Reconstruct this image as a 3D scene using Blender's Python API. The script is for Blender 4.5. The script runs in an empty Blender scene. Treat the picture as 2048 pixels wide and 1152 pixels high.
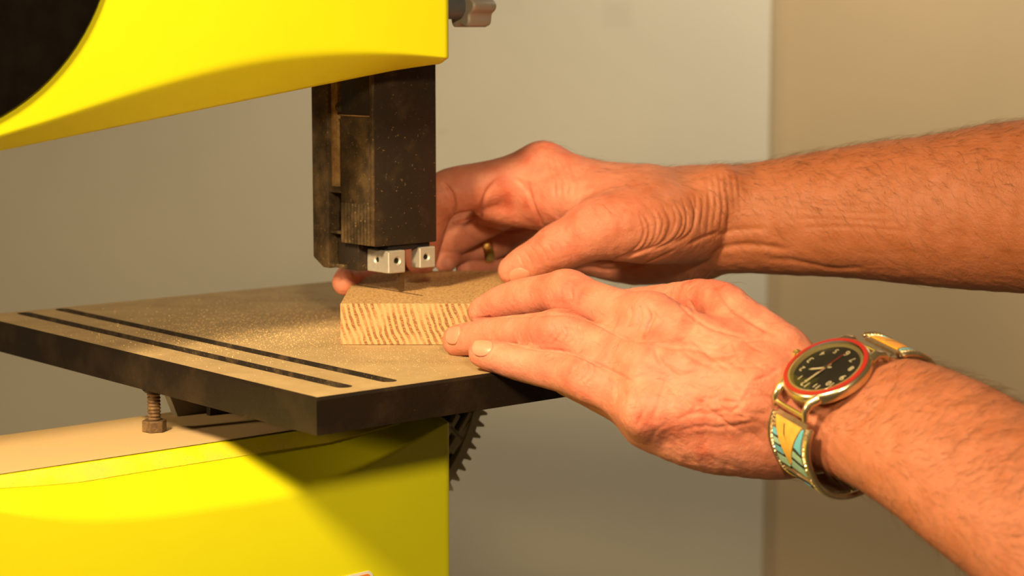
import bpy, bmesh, math, random
import numpy as np
from mathutils import Vector, Matrix
from mathutils.bvhtree import BVHTree
from mathutils.kdtree import KDTree

random.seed(7)
rng = np.random.default_rng(7)
scene = bpy.context.scene
COL = scene.collection

# ------------------------------------------------------------------ camera
CAM_H, PITCH, FPX = 0.16614, math.radians(7.2406), 4000.0
cam_data = bpy.data.cameras.new('camera')
cam = bpy.data.objects.new('camera', cam_data)
COL.objects.link(cam)
cam.location = (0, 0, CAM_H)
cam.rotation_euler = (math.pi / 2 - PITCH, 0, 0)
cam_data.sensor_width = 36.0
cam_data.lens = FPX * 36.0 / 2048.0
cam_data.clip_start = 0.02
cam_data.dof.use_dof = True
cam_data.dof.focus_distance = 1.03
cam_data.dof.aperture_fstop = 10.0
scene.camera = cam

# ------------------------------------------------------------------ world, lights, exposure
world = bpy.data.worlds.new('world')
scene.world = world
world.use_nodes = True
bgn = world.node_tree.nodes['Background']
bgn.inputs[0].default_value = (1.0, 0.72, 0.38, 1)
bgn.inputs[1].default_value = 0.10

def area_light(name, loc, target, size, power, color, spread=180):
    d = bpy.data.lights.new(name, 'AREA')
    d.shape = 'DISK'
    d.size = size
    d.energy = power
    d.color = color
    d.spread = math.radians(spread)
    o = bpy.data.objects.new(name, d)
    COL.objects.link(o)
    o.location = loc
    o.rotation_euler = (Vector(target) - Vector(loc)).to_track_quat('-Z', 'Y').to_euler()
    return o

area_light('lamp_left', (-0.46, 0.20, 0.70), (-0.07, 1.08, 0.03), 0.16, 4.9, (1.0, 0.75, 0.43), 85)
area_light('lamp_front', (0.12, -0.35, 0.56), (-0.07, 1.1, 0.0), 0.12, 1.65, (1.0, 0.77, 0.46), 65)
area_light('lamp_low', (-1.05, 0.55, 0.30), (-0.06, 1.15, 0.02), 0.12, 7.0, (1.0, 0.74, 0.42))
area_light('room_light', (0.84, 2.02, 0.86), (0.50, 2.6, 0.26), 0.4, 9.5, (1.0, 0.93, 0.80))

vs = scene.view_settings
vs.view_transform = 'Standard'
vs.look = 'None'
vs.exposure = 0.18
vs.gamma = 1.0
vs.use_curve_mapping = False

# ------------------------------------------------------------------ geometry helpers
CP, SP = math.cos(PITCH), math.sin(PITCH)
def ray(px, py):
    X = (px - 1024) / FPX
    Z = -(py - 576) / FPX
    return np.array([X, CP + Z * SP, -SP + Z * CP])
CAMP = np.array([0, 0, CAM_H])
def at(px, py, depth):
    return CAMP + ray(px, py) * depth
def on_z(px, py, z):
    d = ray(px, py)
    return CAMP + d * ((z - CAM_H) / d[2])
def on_plane(px, py, p0, n):
    d = ray(px, py)
    return CAMP + d * (np.dot(np.asarray(p0) - CAMP, n) / np.dot(d, n))

YAW = math.radians(49.709)
EL = np.array([-math.cos(YAW), math.sin(YAW), 0])      # along the table's left edge, away
ER = np.array([math.sin(YAW), math.cos(YAW), 0])       # along the table's right edge, away
EZ = np.array([0, 0, 1.0])
NC = on_z(633, 796, 0.0)                               # near table corner
def saw(a, b, z):                                      # a along EL, b along ER
    return NC + EL * a + ER * b + EZ * z
def ab(p):
    d = np.asarray(p) - NC
    return float(d @ EL), float(d @ ER)

def link(o, parent=None):
    COL.objects.link(o)
    if parent is not None:
        o.parent = parent
        o.matrix_parent_inverse = parent.matrix_world.inverted()
    return o
def empty(name, loc, label, cat, group=None):
    o = bpy.data.objects.new(name, None)
    o.empty_display_size = 0.02
    o.location = loc
    COL.objects.link(o)
    bpy.context.view_layer.update()
    tag(o, label, cat, group)
    return o
def tag(o, label=None, cat=None, group=None, kind=None):
    if label: o['label'] = label
    if cat: o['category'] = cat
    if group: o['group'] = group
    if kind: o['kind'] = kind
    return o
def obj(name, bm, mat, parent=None, smooth=True, angle=35, label=None):
    bmesh.ops.recalc_face_normals(bm, faces=bm.faces[:])
    me = bpy.data.meshes.new(name)
    bm.to_mesh(me)
    bm.free()
    me.materials.append(mat)
    if smooth:
        me.shade_smooth()
        if angle:
            me.set_sharp_from_angle(angle=math.radians(angle))
    o = bpy.data.objects.new(name, me)
    link(o, parent)
    if label: o['label'] = label
    return o
def NB():
    return bmesh.new()
def v3(p):
    return Vector((float(p[0]), float(p[1]), float(p[2])))
def box(bm, o, ax, ay, az, bev=0.0, seg=2):
    """box from corner o with edge vectors ax, ay, az"""
    b2 = bmesh.new()
    vs_ = []
    for k in (0, 1):
        for j in (0, 1):
            for i in (0, 1):
                vs_.append(b2.verts.new(v3(np.asarray(o) + i * np.asarray(ax) + j * np.asarray(ay) + k * np.asarray(az))))
    for f in ((0, 1, 3, 2), (4, 6, 7, 5), (0, 4, 5, 1), (2, 3, 7, 6), (0, 2, 6, 4), (1, 5, 7, 3)):
        b2.faces.new([vs_[i] for i in f])
    bmesh.ops.recalc_face_normals(b2, faces=b2.faces[:])
    if bev > 0:
        bmesh.ops.bevel(b2, geom=b2.edges[:], offset=bev, segments=seg, profile=0.5, affect='EDGES')
    merge(bm, b2)
def merge(bm, b2):
    m = bpy.data.meshes.new('tmp')
    b2.to_mesh(m)
    b2.free()
    bm.from_mesh(m)
    bpy.data.meshes.remove(m)
def frame(n):
    n = np.asarray(n, float); n = n / np.linalg.norm(n)
    h = np.array([0, 0, 1.0]) if abs(n[2]) < 0.9 else np.array([1.0, 0, 0])
    u = np.cross(h, n); u /= np.linalg.norm(u)
    return u, np.cross(n, u), n
def lathe(bm, c, n, prof, seg=32, fr=None, cap=True):
    u, w, n = fr if fr is not None else frame(n)
    rings = []
    for r, h in prof:
        if r < 1e-7:
            rings.append([bm.verts.new(v3(np.asarray(c) + n * h))])
        else:
            rings.append([bm.verts.new(v3(np.asarray(c) + n * h + (u * math.cos(t) + w * math.sin(t)) * r))
                          for t in np.linspace(0, 2 * math.pi, seg, endpoint=False)])
    for A, B in zip(rings[:-1], rings[1:]):
        for i in range(seg):
            j = (i + 1) % seg
            if len(A) == 1 and len(B) == 1: continue
            if len(A) == 1: bm.faces.new((A[0], B[j], B[i]))
            elif len(B) == 1: bm.faces.new((A[i], A[j], B[0]))
            else: bm.faces.new((A[i], A[j], B[j], B[i]))
def prism(bm, pts, off, bev=0):
    """polygon pts (3D) extruded by vector off"""
    b2 = bmesh.new()
    A = [b2.verts.new(v3(p)) for p in pts]
    B = [b2.verts.new(v3(np.asarray(p) + np.asarray(off))) for p in pts]
    n = len(A)
    b2.faces.new(A); b2.faces.new(B[::-1])
    for i in range(n):
        j = (i + 1) % n
        b2.faces.new((A[j], A[i], B[i], B[j]))
    bmesh.ops.recalc_face_normals(b2, faces=b2.faces[:])
    if bev > 0:
        bmesh.ops.bevel(b2, geom=b2.edges[:], offset=bev, segments=2, profile=0.5, affect='EDGES')
    merge(bm, b2)
def tube(bm, pts, rad, seg=10, closed=False):
    pts = [np.asarray(p, float) for p in pts]
    n = len(pts)
    rings = []
    up = None
    for i, p in enumerate(pts):
        if closed: t = pts[(i + 1) % n] - pts[i - 1]
        else: t = pts[min(i + 1, n - 1)] - pts[max(i - 1, 0)]
        t = t / np.linalg.norm(t)
        if up is None:
            up = frame(t)[0]
        up = up - t * (up @ t); up /= np.linalg.norm(up)
        w = np.cross(t, up)
        r = rad[i] if hasattr(rad, '__len__') else rad
        rings.append([bm.verts.new(v3(p + (up * math.cos(a) + w * math.sin(a)) * r)) for a in np.linspace(0, 2 * math.pi, seg, endpoint=False)])
    m = n if closed else n - 1
    for i in range(m):
        A, B = rings[i], rings[(i + 1) % n]
        for k in range(seg):
            l = (k + 1) % seg
            bm.faces.new((A[k], A[l], B[l], B[k]))
    if not closed:
        bm.faces.new(rings[0][::-1]); bm.faces.new(rings[-1])
def fill_with_holes(bm, loops):
    """planar fill of an outer loop with hole loops; returns vertex loops"""
    out = []
    es = []
    for L in loops:
        vv = [bm.verts.new(v3(p)) for p in L]
        out.append(vv)
        for i in range(len(vv)):
            es.append(bm.edges.new((vv[i], vv[(i + 1) % len(vv)])))
    bmesh.ops.triangle_fill(bm, use_beauty=True, use_dissolve=False, edges=es)
    return out
def wall_loop(bm, vv, off):
    B = [bm.verts.new(v.co + v3(off)) for v in vv]
    for i in range(len(vv)):
        j = (i + 1) % len(vv)
        bm.faces.new((vv[i], vv[j], B[j], B[i]))
    return B

# ------------------------------------------------------------------ materials
def mat_new(name):
    m = bpy.data.materials.new(name)
    m.use_nodes = True
    nt = m.node_tree
    b = nt.nodes['Principled BSDF']
    return m, nt, b
def N(nt, t, **kw):
    n = nt.nodes.new(t)
    for k, v in kw.items(): setattr(n, k, v)
    return n
def ramp(nt, fac, stops):
    r = N(nt, 'ShaderNodeValToRGB')
    e = r.color_ramp.elements
    while len(e) > 1: e.remove(e[-1])
    for i, (p, c) in enumerate(stops):
        if i == 0: e[0].position = p; el = e[0]
        else: el = e.new(p)
        el.color = (*c, 1) if len(c) == 3 else c
    nt.links.new(fac, r.inputs[0])
    return r.outputs[0]
def noise(nt, vec, scale, detail=4, rough=0.55, dist=0.0):
    n = N(nt, 'ShaderNodeTexNoise')
    n.inputs['Scale'].default_value = scale
    n.inputs['Detail'].default_value = detail
    n.inputs['Roughness'].default_value = rough
    n.inputs['Distortion'].default_value = dist
    if vec is not None: nt.links.new(vec, n.inputs['Vector'])
    return n.outputs['Fac']
def mixc(nt, fac, a, b, mode='MIX'):
    m = N(nt, 'ShaderNodeMix', data_type='RGBA', blend_type=mode)
    for s, val in ((m.inputs[0], fac), (m.inputs[6], a), (m.inputs[7], b)):
        if isinstance(val, (int, float)): s.default_value = val
        elif isinstance(val, tuple): s.default_value = (*val, 1) if len(val) == 3 else val
        else: nt.links.new(val, s)
    return m.outputs[2]
def math_n(nt, op, a, b=None, clamp=False):
    m = N(nt, 'ShaderNodeMath', operation=op, use_clamp=clamp)
    for i, val in enumerate((a, b)):
        if val is None: continue
        if isinstance(val, (int, float)): m.inputs[i].default_value = val
        else: nt.links.new(val, m.inputs[i])
    return m.outputs[0]
def bump(nt, b, h, strength=0.3, dist=0.001):
    n = N(nt, 'ShaderNodeBump')
    n.inputs['Strength'].default_value = strength
    n.inputs['Distance'].default_value = dist
    nt.links.new(h, n.inputs['Height'])
    nt.links.new(n.outputs[0], b.inputs['Normal'])
def coords(nt, scale=(1, 1, 1), rot=(0, 0, 0), loc=(0, 0, 0)):
    t = N(nt, 'ShaderNodeTexCoord')
    m = N(nt, 'ShaderNodeMapping')
    m.inputs['Scale'].default_value = scale
    m.inputs['Rotation'].default_value = rot
    m.inputs['Location'].default_value = loc
    nt.links.new(t.outputs['Object'], m.inputs[0])
    return m.outputs[0]

def simple(name, col, rough=0.5, metal=0.0, var=0.0, vscale=80, bumpv=0.0, bscale=400, coat=0.0, spec=0.5):
    m, nt, b = mat_new(name)
    b.inputs['Roughness'].default_value = rough
    b.inputs['Metallic'].default_value = metal
    b.inputs['Coat Weight'].default_value = coat
    b.inputs['Specular IOR Level'].default_value = spec
    c = coords(nt)
    f = noise(nt, c, vscale)
    lo = tuple(x * (1 - var) for x in col); hi = tuple(min(1, x * (1 + var)) for x in col)
    nt.links.new(ramp(nt, f, [(0.3, lo), (0.7, hi)]), b.inputs['Base Color'])
    if bumpv > 0:
        bump(nt, b, noise(nt, c, bscale, 3), bumpv, 0.0005)
    return m
def dusty(name, col, dust=(0.36, 0.22, 0.095), amount=0.5, rough=0.5, scale=60, fine=900, metal=0.0, bumpv=0.25, speck=0.66):
    """surface with patches and specks of sawdust lying on it"""
    m, nt, b = mat_new(name)
    c = coords(nt)
    f1 = noise(nt, c, scale, 5, 0.6)
    f2 = noise(nt, c, fine, 2, 0.6)
    patch = ramp(nt, f1, [(0.65 - 0.5 * amount, (0, 0, 0)), (1.05 - 0.45 * amount, (1, 1, 1))])
    sp = ramp(nt, f2, [(speck, (0, 0, 0)), (speck + 0.05, (1, 1, 1))])
    fac = math_n(nt, 'ADD', math_n(nt, 'MULTIPLY', patch, amount), math_n(nt, 'MULTIPLY', sp, 0.6), True)
    nt.links.new(mixc(nt, fac, col, dust), b.inputs['Base Color'])
    r = math_n(nt, 'ADD', math_n(nt, 'MULTIPLY', fac, 0.9 - rough), rough, True)
    nt.links.new(r, b.inputs['Roughness'])
    b.inputs['Metallic'].default_value = metal
    b.inputs['Specular IOR Level'].default_value = 0.25
    bump(nt, b, math_n(nt, 'ADD', f2, math_n(nt, 'MULTIPLY', f1, 0.6)), bumpv, 0.0006)
    return m

M = {}
M['yellow'] = simple('yellow_paint', (0.78, 0.745, 0.006), 0.42, var=0.015, vscale=30, bumpv=0.05, bscale=1500)
M['yellow_dusty'] = dusty('yellow_dusty', (0.78, 0.66, 0.01), (0.60, 0.42, 0.16), 0.55, 0.5, 30, 700, bumpv=0.1)
M['ledge'] = dusty('dusty_ledge', (0.55, 0.38, 0.17), (0.52, 0.36, 0.20), 0.7, 0.7, 45, 1200, bumpv=0.15)
M['black_plastic'] = dusty('black_plastic', (0.022, 0.015, 0.010), (0.25, 0.15, 0.06), 0.22, 0.42, 70, 600, speck=0.675)
M['black_dusty'] = dusty('black_plastic_dusty', (0.035, 0.023, 0.012), (0.24, 0.145, 0.055), 0.50, 0.5, 90, 650, speck=0.64)
M['rust_dust'] = dusty('caked_dust', (0.16, 0.085, 0.03), (0.40, 0.24, 0.09), 0.7, 0.8, 160, 1200, bumpv=0.6, speck=0.6)
M['black_edge'] = dusty('table_side_black', (0.010, 0.006, 0.003), (0.11, 0.062, 0.022), 0.34, 0.5, 26, 900, speck=0.72)
M['slot'] = dusty('slot_dark', (0.02, 0.014, 0.009), (0.30, 0.19, 0.08), 0.35, 0.7, 120, 900, speck=0.66)
M['gloss_black'] = simple('gloss_black', (0.004, 0.003, 0.002), 0.25, var=0.3, spec=0.15)
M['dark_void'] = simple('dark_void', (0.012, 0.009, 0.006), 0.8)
M['alu'] = simple('brushed_aluminium', (0.50, 0.46, 0.39), 0.45, 0.5, var=0.06, vscale=500, bumpv=0.15, bscale=2500)
M['steel'] = simple('blade_steel', (0.20, 0.14, 0.08), 0.35, 0.8, var=0.15, vscale=500)
M['rusty_steel'] = dusty('rusty_steel', (0.10, 0.06, 0.03), (0.42, 0.24, 0.10), 0.5, 0.45, 300, 1500, metal=0.3)
M['zinc'] = simple('zinc_knob', (0.42, 0.36, 0.30), 0.5, 0.3, var=0.08)
M['zinc_dark'] = simple('dark_zinc', (0.12, 0.13, 0.14), 0.45, 0.3, var=0.1)
M['gear'] = simple('gear_plastic', (0.36, 0.31, 0.22), 0.6, 0, var=0.12)
M['grey_bracket'] = simple('bracket_grey', (0.20, 0.17, 0.11), 0.6, 0, var=0.06)
M['orange'] = simple('sticker_orange', (0.85, 0.23, 0.03), 0.5)
M['white'] = simple('sticker_white', (0.8, 0.76, 0.66), 0.5)
M['gold'] = simple('gold', (0.85, 0.55, 0.16), 0.22, 1.0, var=0.05, vscale=400)
M['stand'] = simple('stand_grey', (0.2, 0.2, 0.2), 0.6)

# wood block: rings seen on the end grain, flecks on the face
def make_wood():
    m, nt, b = mat_new('oak_block')
    t = N(nt, 'ShaderNodeTexCoord')
    mp = N(nt, 'ShaderNodeMapping')
    mp.inputs['Location'].default_value = (-0.24, 0, -0.085)
    nt.links.new(t.outputs['Object'], mp.inputs[0])
    # warp
    nz = N(nt, 'ShaderNodeTexNoise'); nz.inputs['Scale'].default_value = 60; nz.inputs['Detail'].default_value = 3
    nt.links.new(t.outputs['Object'], nz.inputs['Vector'])
    va = N(nt, 'ShaderNodeVectorMath', operation='MULTIPLY_ADD')
    nt.links.new(nz.outputs['Color'], va.inputs[0])
    va.inputs[1].default_value = (0.004, 0.004, 0.004)
    nt.links.new(mp.outputs[0], va.inputs[2])
    wv = N(nt, 'ShaderNodeTexWave', wave_type='RINGS', rings_direction='Y')
    wv.inputs['Scale'].default_value = 98
    wv.inputs['Distortion'].default_value = 1.2
    wv.inputs['Detail'].default_value = 2
    wv.inputs['Detail Scale'].default_value = 3
    nt.links.new(va.outputs[0], wv.inputs['Vector'])
    c2 = coords(nt, (500, 20, 1500), (0, 0.35, 0))
    dash = noise(nt, c2, 1.0, 2, 0.6)
    lum = noise(nt, coords(nt, (60, 3, 60)), 1.0, 2)
    line = ramp(nt, wv.outputs['Fac'], [(0.36, (0, 0, 0)), (0.62, (1, 1, 1))])
    brk = ramp(nt, dash, [(0.34, (0.25, 0.25, 0.25)), (0.50, (1, 1, 1))])
    lm = ramp(nt, lum, [(0.38, (0.25, 0.25, 0.25)), (0.55, (1, 1, 1))])
    fac = math_n(nt, 'MULTIPLY', math_n(nt, 'MULTIPLY', line, brk), lm)
    endc = mixc(nt, fac, (0.58, 0.305, 0.13), (0.22, 0.085, 0.025))
    ct = coords(nt, (800, 300, 800), (0, 0, -0.5))
    fl = noise(nt, ct, 1.0, 3, 0.7)
    big = noise(nt, coords(nt, (40, 14, 40)), 1.0, 3)
    topc = mixc(nt, ramp(nt, fl, [(0.44, (0, 0, 0)), (0.62, (1, 1, 1))]), (0.60, 0.36, 0.14), (0.30, 0.155, 0.05))
    topc = mixc(nt, math_n(nt, 'MULTIPLY', big, 0.45), topc, (0.42, 0.27, 0.11))
    g = N(nt, 'ShaderNodeNewGeometry')
    sx = N(nt, 'ShaderNodeSeparateXYZ')
    nt.links.new(t.outputs['Normal'], sx.inputs[0])
    isend = math_n(nt, 'GREATER_THAN', math_n(nt, 'ABSOLUTE', sx.outputs[1]), 0.6)
    nt.links.new(mixc(nt, isend, topc, endc), b.inputs['Base Color'])
    b.inputs['Roughness'].default_value = 0.75
    bump(nt, b, math_n(nt, 'ADD', fl, dash), 0.35, 0.0004)
    return m
M['wood'] = make_wood()

# table top: worn grey metal under a film of dust
def make_table():
    m, nt, b = mat_new('table_top')
    c = coords(nt)
    big = noise(nt, c, 9, 4, 0.55)
    mid = noise(nt, c, 38, 5, 0.65)
    fine = noise(nt, c, 1100, 2, 0.7)
    base = ramp(nt, mid, [(0.3, (0.34, 0.24, 0.115)), (0.7, (0.48, 0.345, 0.175))])
    # the drift of dust around the cut
    sep = N(nt, 'ShaderNodeVectorMath', operation='DISTANCE')
    nt.links.new(c, sep.inputs[0])
    pc = saw(0.17, 0.085, 0) - NC
    sep.inputs[1].default_value = tuple(pc)
    dd = math_n(nt, 'ADD', sep.outputs['Value'], math_n(nt, 'MULTIPLY', math_n(nt, 'SUBTRACT', mid, 0.5), 0.10))
    drift = ramp(nt, dd, [(0.015, (1, 1, 1)), (0.085, (0, 0, 0))])
    drift = math_n(nt, 'MULTIPLY', drift, ramp(nt, big, [(0.3, (0.5, 0.5, 0.5)), (0.6, (1, 1, 1))]))
    col = mixc(nt, math_n(nt, 'MULTIPLY', drift, 0.75), base, (0.64, 0.44, 0.20))
    # resin-brown stain behind the block
    s2 = N(nt, 'ShaderNodeVectorMath', operation='DISTANCE')
    nt.links.new(c, s2.inputs[0])
    s2.inputs[1].default_value = tuple(saw(0.21, 0.175, 0) - NC)
    st = math_n(nt, 'ADD', s2.outputs['Value'], math_n(nt, 'MULTIPLY', math_n(nt, 'SUBTRACT', mid, 0.5), 0.14))
    dark_marks = ramp(nt, st, [(0.02, (1, 1, 1)), (0.11, (0, 0, 0))])
    col = mixc(nt, math_n(nt, 'MULTIPLY', dark_marks, 0.9), col, (0.25, 0.135, 0.04))
    sp = ramp(nt, fine, [(0.60, (0, 0, 0)), (0.70, (1, 1, 1))])
    col = mixc(nt, math_n(nt, 'MULTIPLY', sp, 0.5), col, (0.58, 0.40, 0.19))
    nt.links.new(col, b.inputs['Base Color'])
    b.inputs['Roughness'].default_value = 0.6
    b.inputs['Specular IOR Level'].default_value = 0.3
    bump(nt, b, math_n(nt, 'ADD', fine, mid), 0.15, 0.0004)
    return m
M['table'] = make_table()

def make_wall(name, col, dark_marks):
    m, nt, b = mat_new(name)
    c = coords(nt)
    f = noise(nt, c, 3.5, 4, 0.5)
    colr = ramp(nt, f, [(0.3, tuple(x * 0.94 for x in col)), (0.7, tuple(min(1, x * 1.03) for x in col))])
    if dark_marks:
        # darker soft-edged patches mixed into the wall colour
        for (p, sx, sz, amt) in dark_marks:
            sb = N(nt, 'ShaderNodeVectorMath', operation='SUBTRACT'); nt.links.new(c, sb.inputs[0]); sb.inputs[1].default_value = tuple(p)
            ab_ = N(nt, 'ShaderNodeVectorMath', operation='ABSOLUTE'); nt.links.new(sb.outputs[0], ab_.inputs[0])
            sc = N(nt, 'ShaderNodeSeparateXYZ'); nt.links.new(ab_.outputs[0], sc.inputs[0])
            ex = math_n(nt, 'SUBTRACT', 1.0, math_n(nt, 'DIVIDE', sc.outputs[0], sx), True)
            ez = math_n(nt, 'SUBTRACT', 1.0, math_n(nt, 'DIVIDE', sc.outputs[2], sz), True)
            k = math_n(nt, 'MULTIPLY', math_n(nt, 'MULTIPLY', ex, 3.0, True), math_n(nt, 'MULTIPLY', ez, 2.0, True))
            k = math_n(nt, 'MULTIPLY', k, math_n(nt, 'MULTIPLY', noise(nt, c, 40, 3), amt * 2))
            colr = mixc(nt, k, colr, tuple(x * 0.55 for x in col))
    nt.links.new(colr, b.inputs['Base Color'])
    b.inputs['Roughness'].default_value = 0.65
    bump(nt, b, noise(nt, c, 350, 3), 0.08, 0.0006)
    return m

# ------------------------------------------------------------------ setting
WY = 2.60
def wall_px(px, py): return on_plane(px, py, (0, WY, 0), np.array([0, 1.0, 0]))
pe = wall_px(1538, 300)
EDGE_X = pe[0]
M['wall_white'] = make_wall('painted_panel', (0.60, 0.55, 0.43),
    [(wall_px(1235, 30) , 0.022, 0.022, 0.16), (wall_px(1010, 5), 0.03, 0.02, 0.08), (wall_px(885, 263), 0.007, 0.003, 0.28)])
M['wall_tan'] = make_wall('tan_wall', (0.46, 0.34, 0.19), None)
bm = NB()
box(bm, (-2.2, WY, -0.95), (EDGE_X + 2.2, 0, 0), (0, 0.035, 0), (0, 0, 2.6), 0.002)
tag(obj('wall_back', bm, M['wall_white']), kind='structure')
bm = NB()
box(bm, (-2.2, WY + 0.036, -0.95), (4.4, 0, 0), (0, 0.06, 0), (0, 0, 2.6))
tag(obj('wall_right', bm, M['wall_tan']), kind='structure')
M['floor'] = simple('concrete_floor', (0.22, 0.19, 0.15), 0.8, var=0.15, vscale=6, bumpv=0.1)
bm = NB()
box(bm, (-2.2, -1.2, -1.0), (4.4, 0, 0), (0, 3.89, 0), (0, 0, 0.05))
tag(obj('floor', bm, M['floor']), kind='structure')

# ------------------------------------------------------------------ bandsaw
SAW_LABEL = 'yellow benchtop band saw with black blade guard and slotted dusty table'
bandsaw = empty('band_saw', saw(0.15, 0.05, -0.95), SAW_LABEL, 'band saw')

# --- table with two rounded slots
LL, LR, TT = 0.3556, 0.272, 0.0177
def slot_loop(b, a0, a1, w, z):
    r = w / 2
    pts = []
    for t in np.linspace(-math.pi / 2, math.pi / 2, 8): pts.append(saw(a1 - r + r * math.cos(t), b + r * math.sin(t), z))
    for t in np.linspace(math.pi / 2, 3 * math.pi / 2, 8): pts.append(saw(a0 + r + r * math.cos(t), b + r * math.sin(t), z))
    return pts
ends = []
for (q1, q2) in (((697, 771), (39, 627.5)), ((784, 760), (118, 619.5))):
    a0, b0 = ab(on_z(*q1, 0)); a1, b1 = ab(on_z(*q2, 0))
    ends.append(((b0 + b1) / 2, min(a0, a1), max(a0, a1)))
c = 0.0014
bm = NB()
outer = [saw(c, c, 0), saw(LL - c, c, 0), saw(LL - c, LR - c, 0), saw(c, LR - c, 0)]
SW = 0.0088
loops = [outer] + [slot_loop(b, a0 - SW / 2, a1 + SW / 2, SW, 0) for (b, a0, a1) in ends]
rings = fill_with_holes(bm, loops)
table = obj('table', bm, M['table'], bandsaw, smooth=False, label='dusty grey slotted table top')
bm = NB()
A = [bm.verts.new(v3(p)) for p in outer]
Bq = [bm.verts.new(v3(saw(*q, -c))) for q in ((0, 0), (LL, 0), (LL, LR), (0, LR))]
Cq = [bm.verts.new(v3(saw(*q, -TT))) for q in ((0, 0), (LL, 0), (LL, LR), (0, LR))]
for P, Q in ((A, Bq), (Bq, Cq)):
    for i in range(4):
        j = (i + 1) % 4
        bm.faces.new((P[i], P[j], Q[j], Q[i]))
bm.faces.new(Cq)
obj('table_rim', bm, M['black_edge'], table, smooth=False, label='black edge of the table')
for (b, a0, a1) in ends:
    bm = NB()
    L = slot_loop(b, a0 - SW / 2, a1 + SW / 2, SW, 0)
    vv = [bm.verts.new(v3(p)) for p in L]
    lo = wall_loop(bm, vv, (0, 0, -0.007))
    bm.faces.new(lo)
    obj('slot', bm, M['slot'], table, smooth=False)
# small screws on the rim's corner
for (px, py, z) in ((641, 802, 0),):
    pass

# --- housings
S_FACE = 0.098
def face_pt(px, py, s):
    p = on_plane(px, py, saw(s, 0, 0), EL)
    d = p - NC
    return float(d @ ER), float(p[2])
def housing(name, edge_px, curve_px, z_far, setback, depth, mat, lip=None, bottom=True, q_left=-0.30):
    """front face on the plane a=S_FACE, a sloping band to an edge set back behind it, and the body behind."""
    xs = np.linspace(-60, 905, 60)
    ce = np.array(curve_px, float); ee = np.array(edge_px, float)
    def smooth_interp(x, P):
        return np.interp(x, P[:, 0], P[:, 1])
    q1, zc, ze = [], [], []
    for x in xs:
        # columns share q so that the strip is straight; both rows found on their own planes
        q, z = face_pt(x, smooth_interp(x, ce), S_FACE)
        q1.append(q); zc.append(z)
    eq = []
    for x in np.linspace(-200, 1000, 80):
        eq.append(face_pt(x, smooth_interp(x, ee), S_FACE + setback))
    eq = np.array(eq)
    ze = np.interp(q1, eq[:, 0], eq[:, 1])
    # smooth the curve
    zc = np.array(zc); q1 = np.array(q1)
    for _ in range(6): zc[1:-1] = 0.25 * zc[:-2] + 0.5 * zc[1:-1] + 0.25 * zc[2:]
    # continue to the left, outside the frame
    ql = np.linspace(q_left, q1[0], 8)[:-1]
    zl_c = np.interp(ql, [q_left, q1[0]], [ze[0] + (ze[0] - ze[10]) / (q1[0] - q1[10]) * (q_left - q1[0]) * 0.5, zc[0]])
    zl_e = np.interp(ql, [q_left, q1[0]], [ze[0] + (ze[0] - ze[10]) / (q1[0] - q1[10]) * (q_left - q1[0]) * 0.5, ze[0]])
    q1 = np.concatenate([ql, q1]); zc = np.concatenate([zl_c, zc]); ze = np.concatenate([zl_e, ze])
    sgn = 1 if z_far > ze[0] else -1
    zc = np.maximum(zc, ze + 0.0002) if sgn > 0 else np.minimum(zc, ze - 0.0002)
    R = 0.005
    cols = [(q, z1, z2, 0.0) for q, z1, z2 in zip(q1, zc, ze)]
    qe = cols[-1][0]
    cols = [k for k in cols if k[0] < qe - R]
    zz1, zz2 = np.interp(qe - R, q1, zc), np.interp(qe - R, q1, ze)
    for t in np.linspace(0, math.pi / 2, 7):
        cols.append((qe - R + R * math.sin(t), zz1, zz2, R * (1 - math.cos(t))))
    bm = NB()
    grid = []
    for (q, z1, z2, sb) in cols:
        gap = abs(z1 - z2)
        k = min(1.0, gap / 0.02)
        rb = 0.004 * k
        st = setback * min(1.0, gap / 0.008)
        col = []
        col.append((S_FACE + sb, z_far))
        for f_ in (0.75, 0.5, 0.25):
            col.append((S_FACE + sb, z1 + (z_far - z1) * f_))
        # rounded shoulder, then the band, then the rounded lower edge
        d = np.array([st, z2 - z1]); L = np.linalg.norm(d) + 1e-9; d = d / L
        up = np.array([0, sgn * 1.0])
        for t in np.linspace(0, 1, 5):
            p = (1 - t) ** 2 * (up * rb) + 2 * t * (1 - t) * np.zeros(2) + t * t * (d * min(rb, L * 0.4))
            col.append((S_FACE + sb + p[0], z1 + p[1]))
        e0 = d * (L - min(0.0025, L * 0.3))
        for t in np.linspace(0, 1, 4):
            p = (1 - t) ** 2 * e0 + 2 * t * (1 - t) * (d * L) + t * t * (d * L + np.array([0.0025, 0]))
            col.append((S_FACE + sb + p[0], z1 + p[1]))
        col.append((S_FACE + depth - sb, z2))
        col.append((S_FACE + depth - sb, z_far))
        grid.append([bm.verts.new(v3(saw(a, q, z))) for (a, z) in col])
    for A, B in zip(grid[:-1], grid[1:]):
        for i in range(len(A) - 1):
            bm.faces.new((A[i], B[i], B[i + 1], A[i + 1]))
    bm.faces.new(grid[-1]); bm.faces.new(grid[0][::-1])
    o = obj(name, bm, mat, bandsaw, angle=50)
    return o, qe, (q1, zc, ze)

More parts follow.
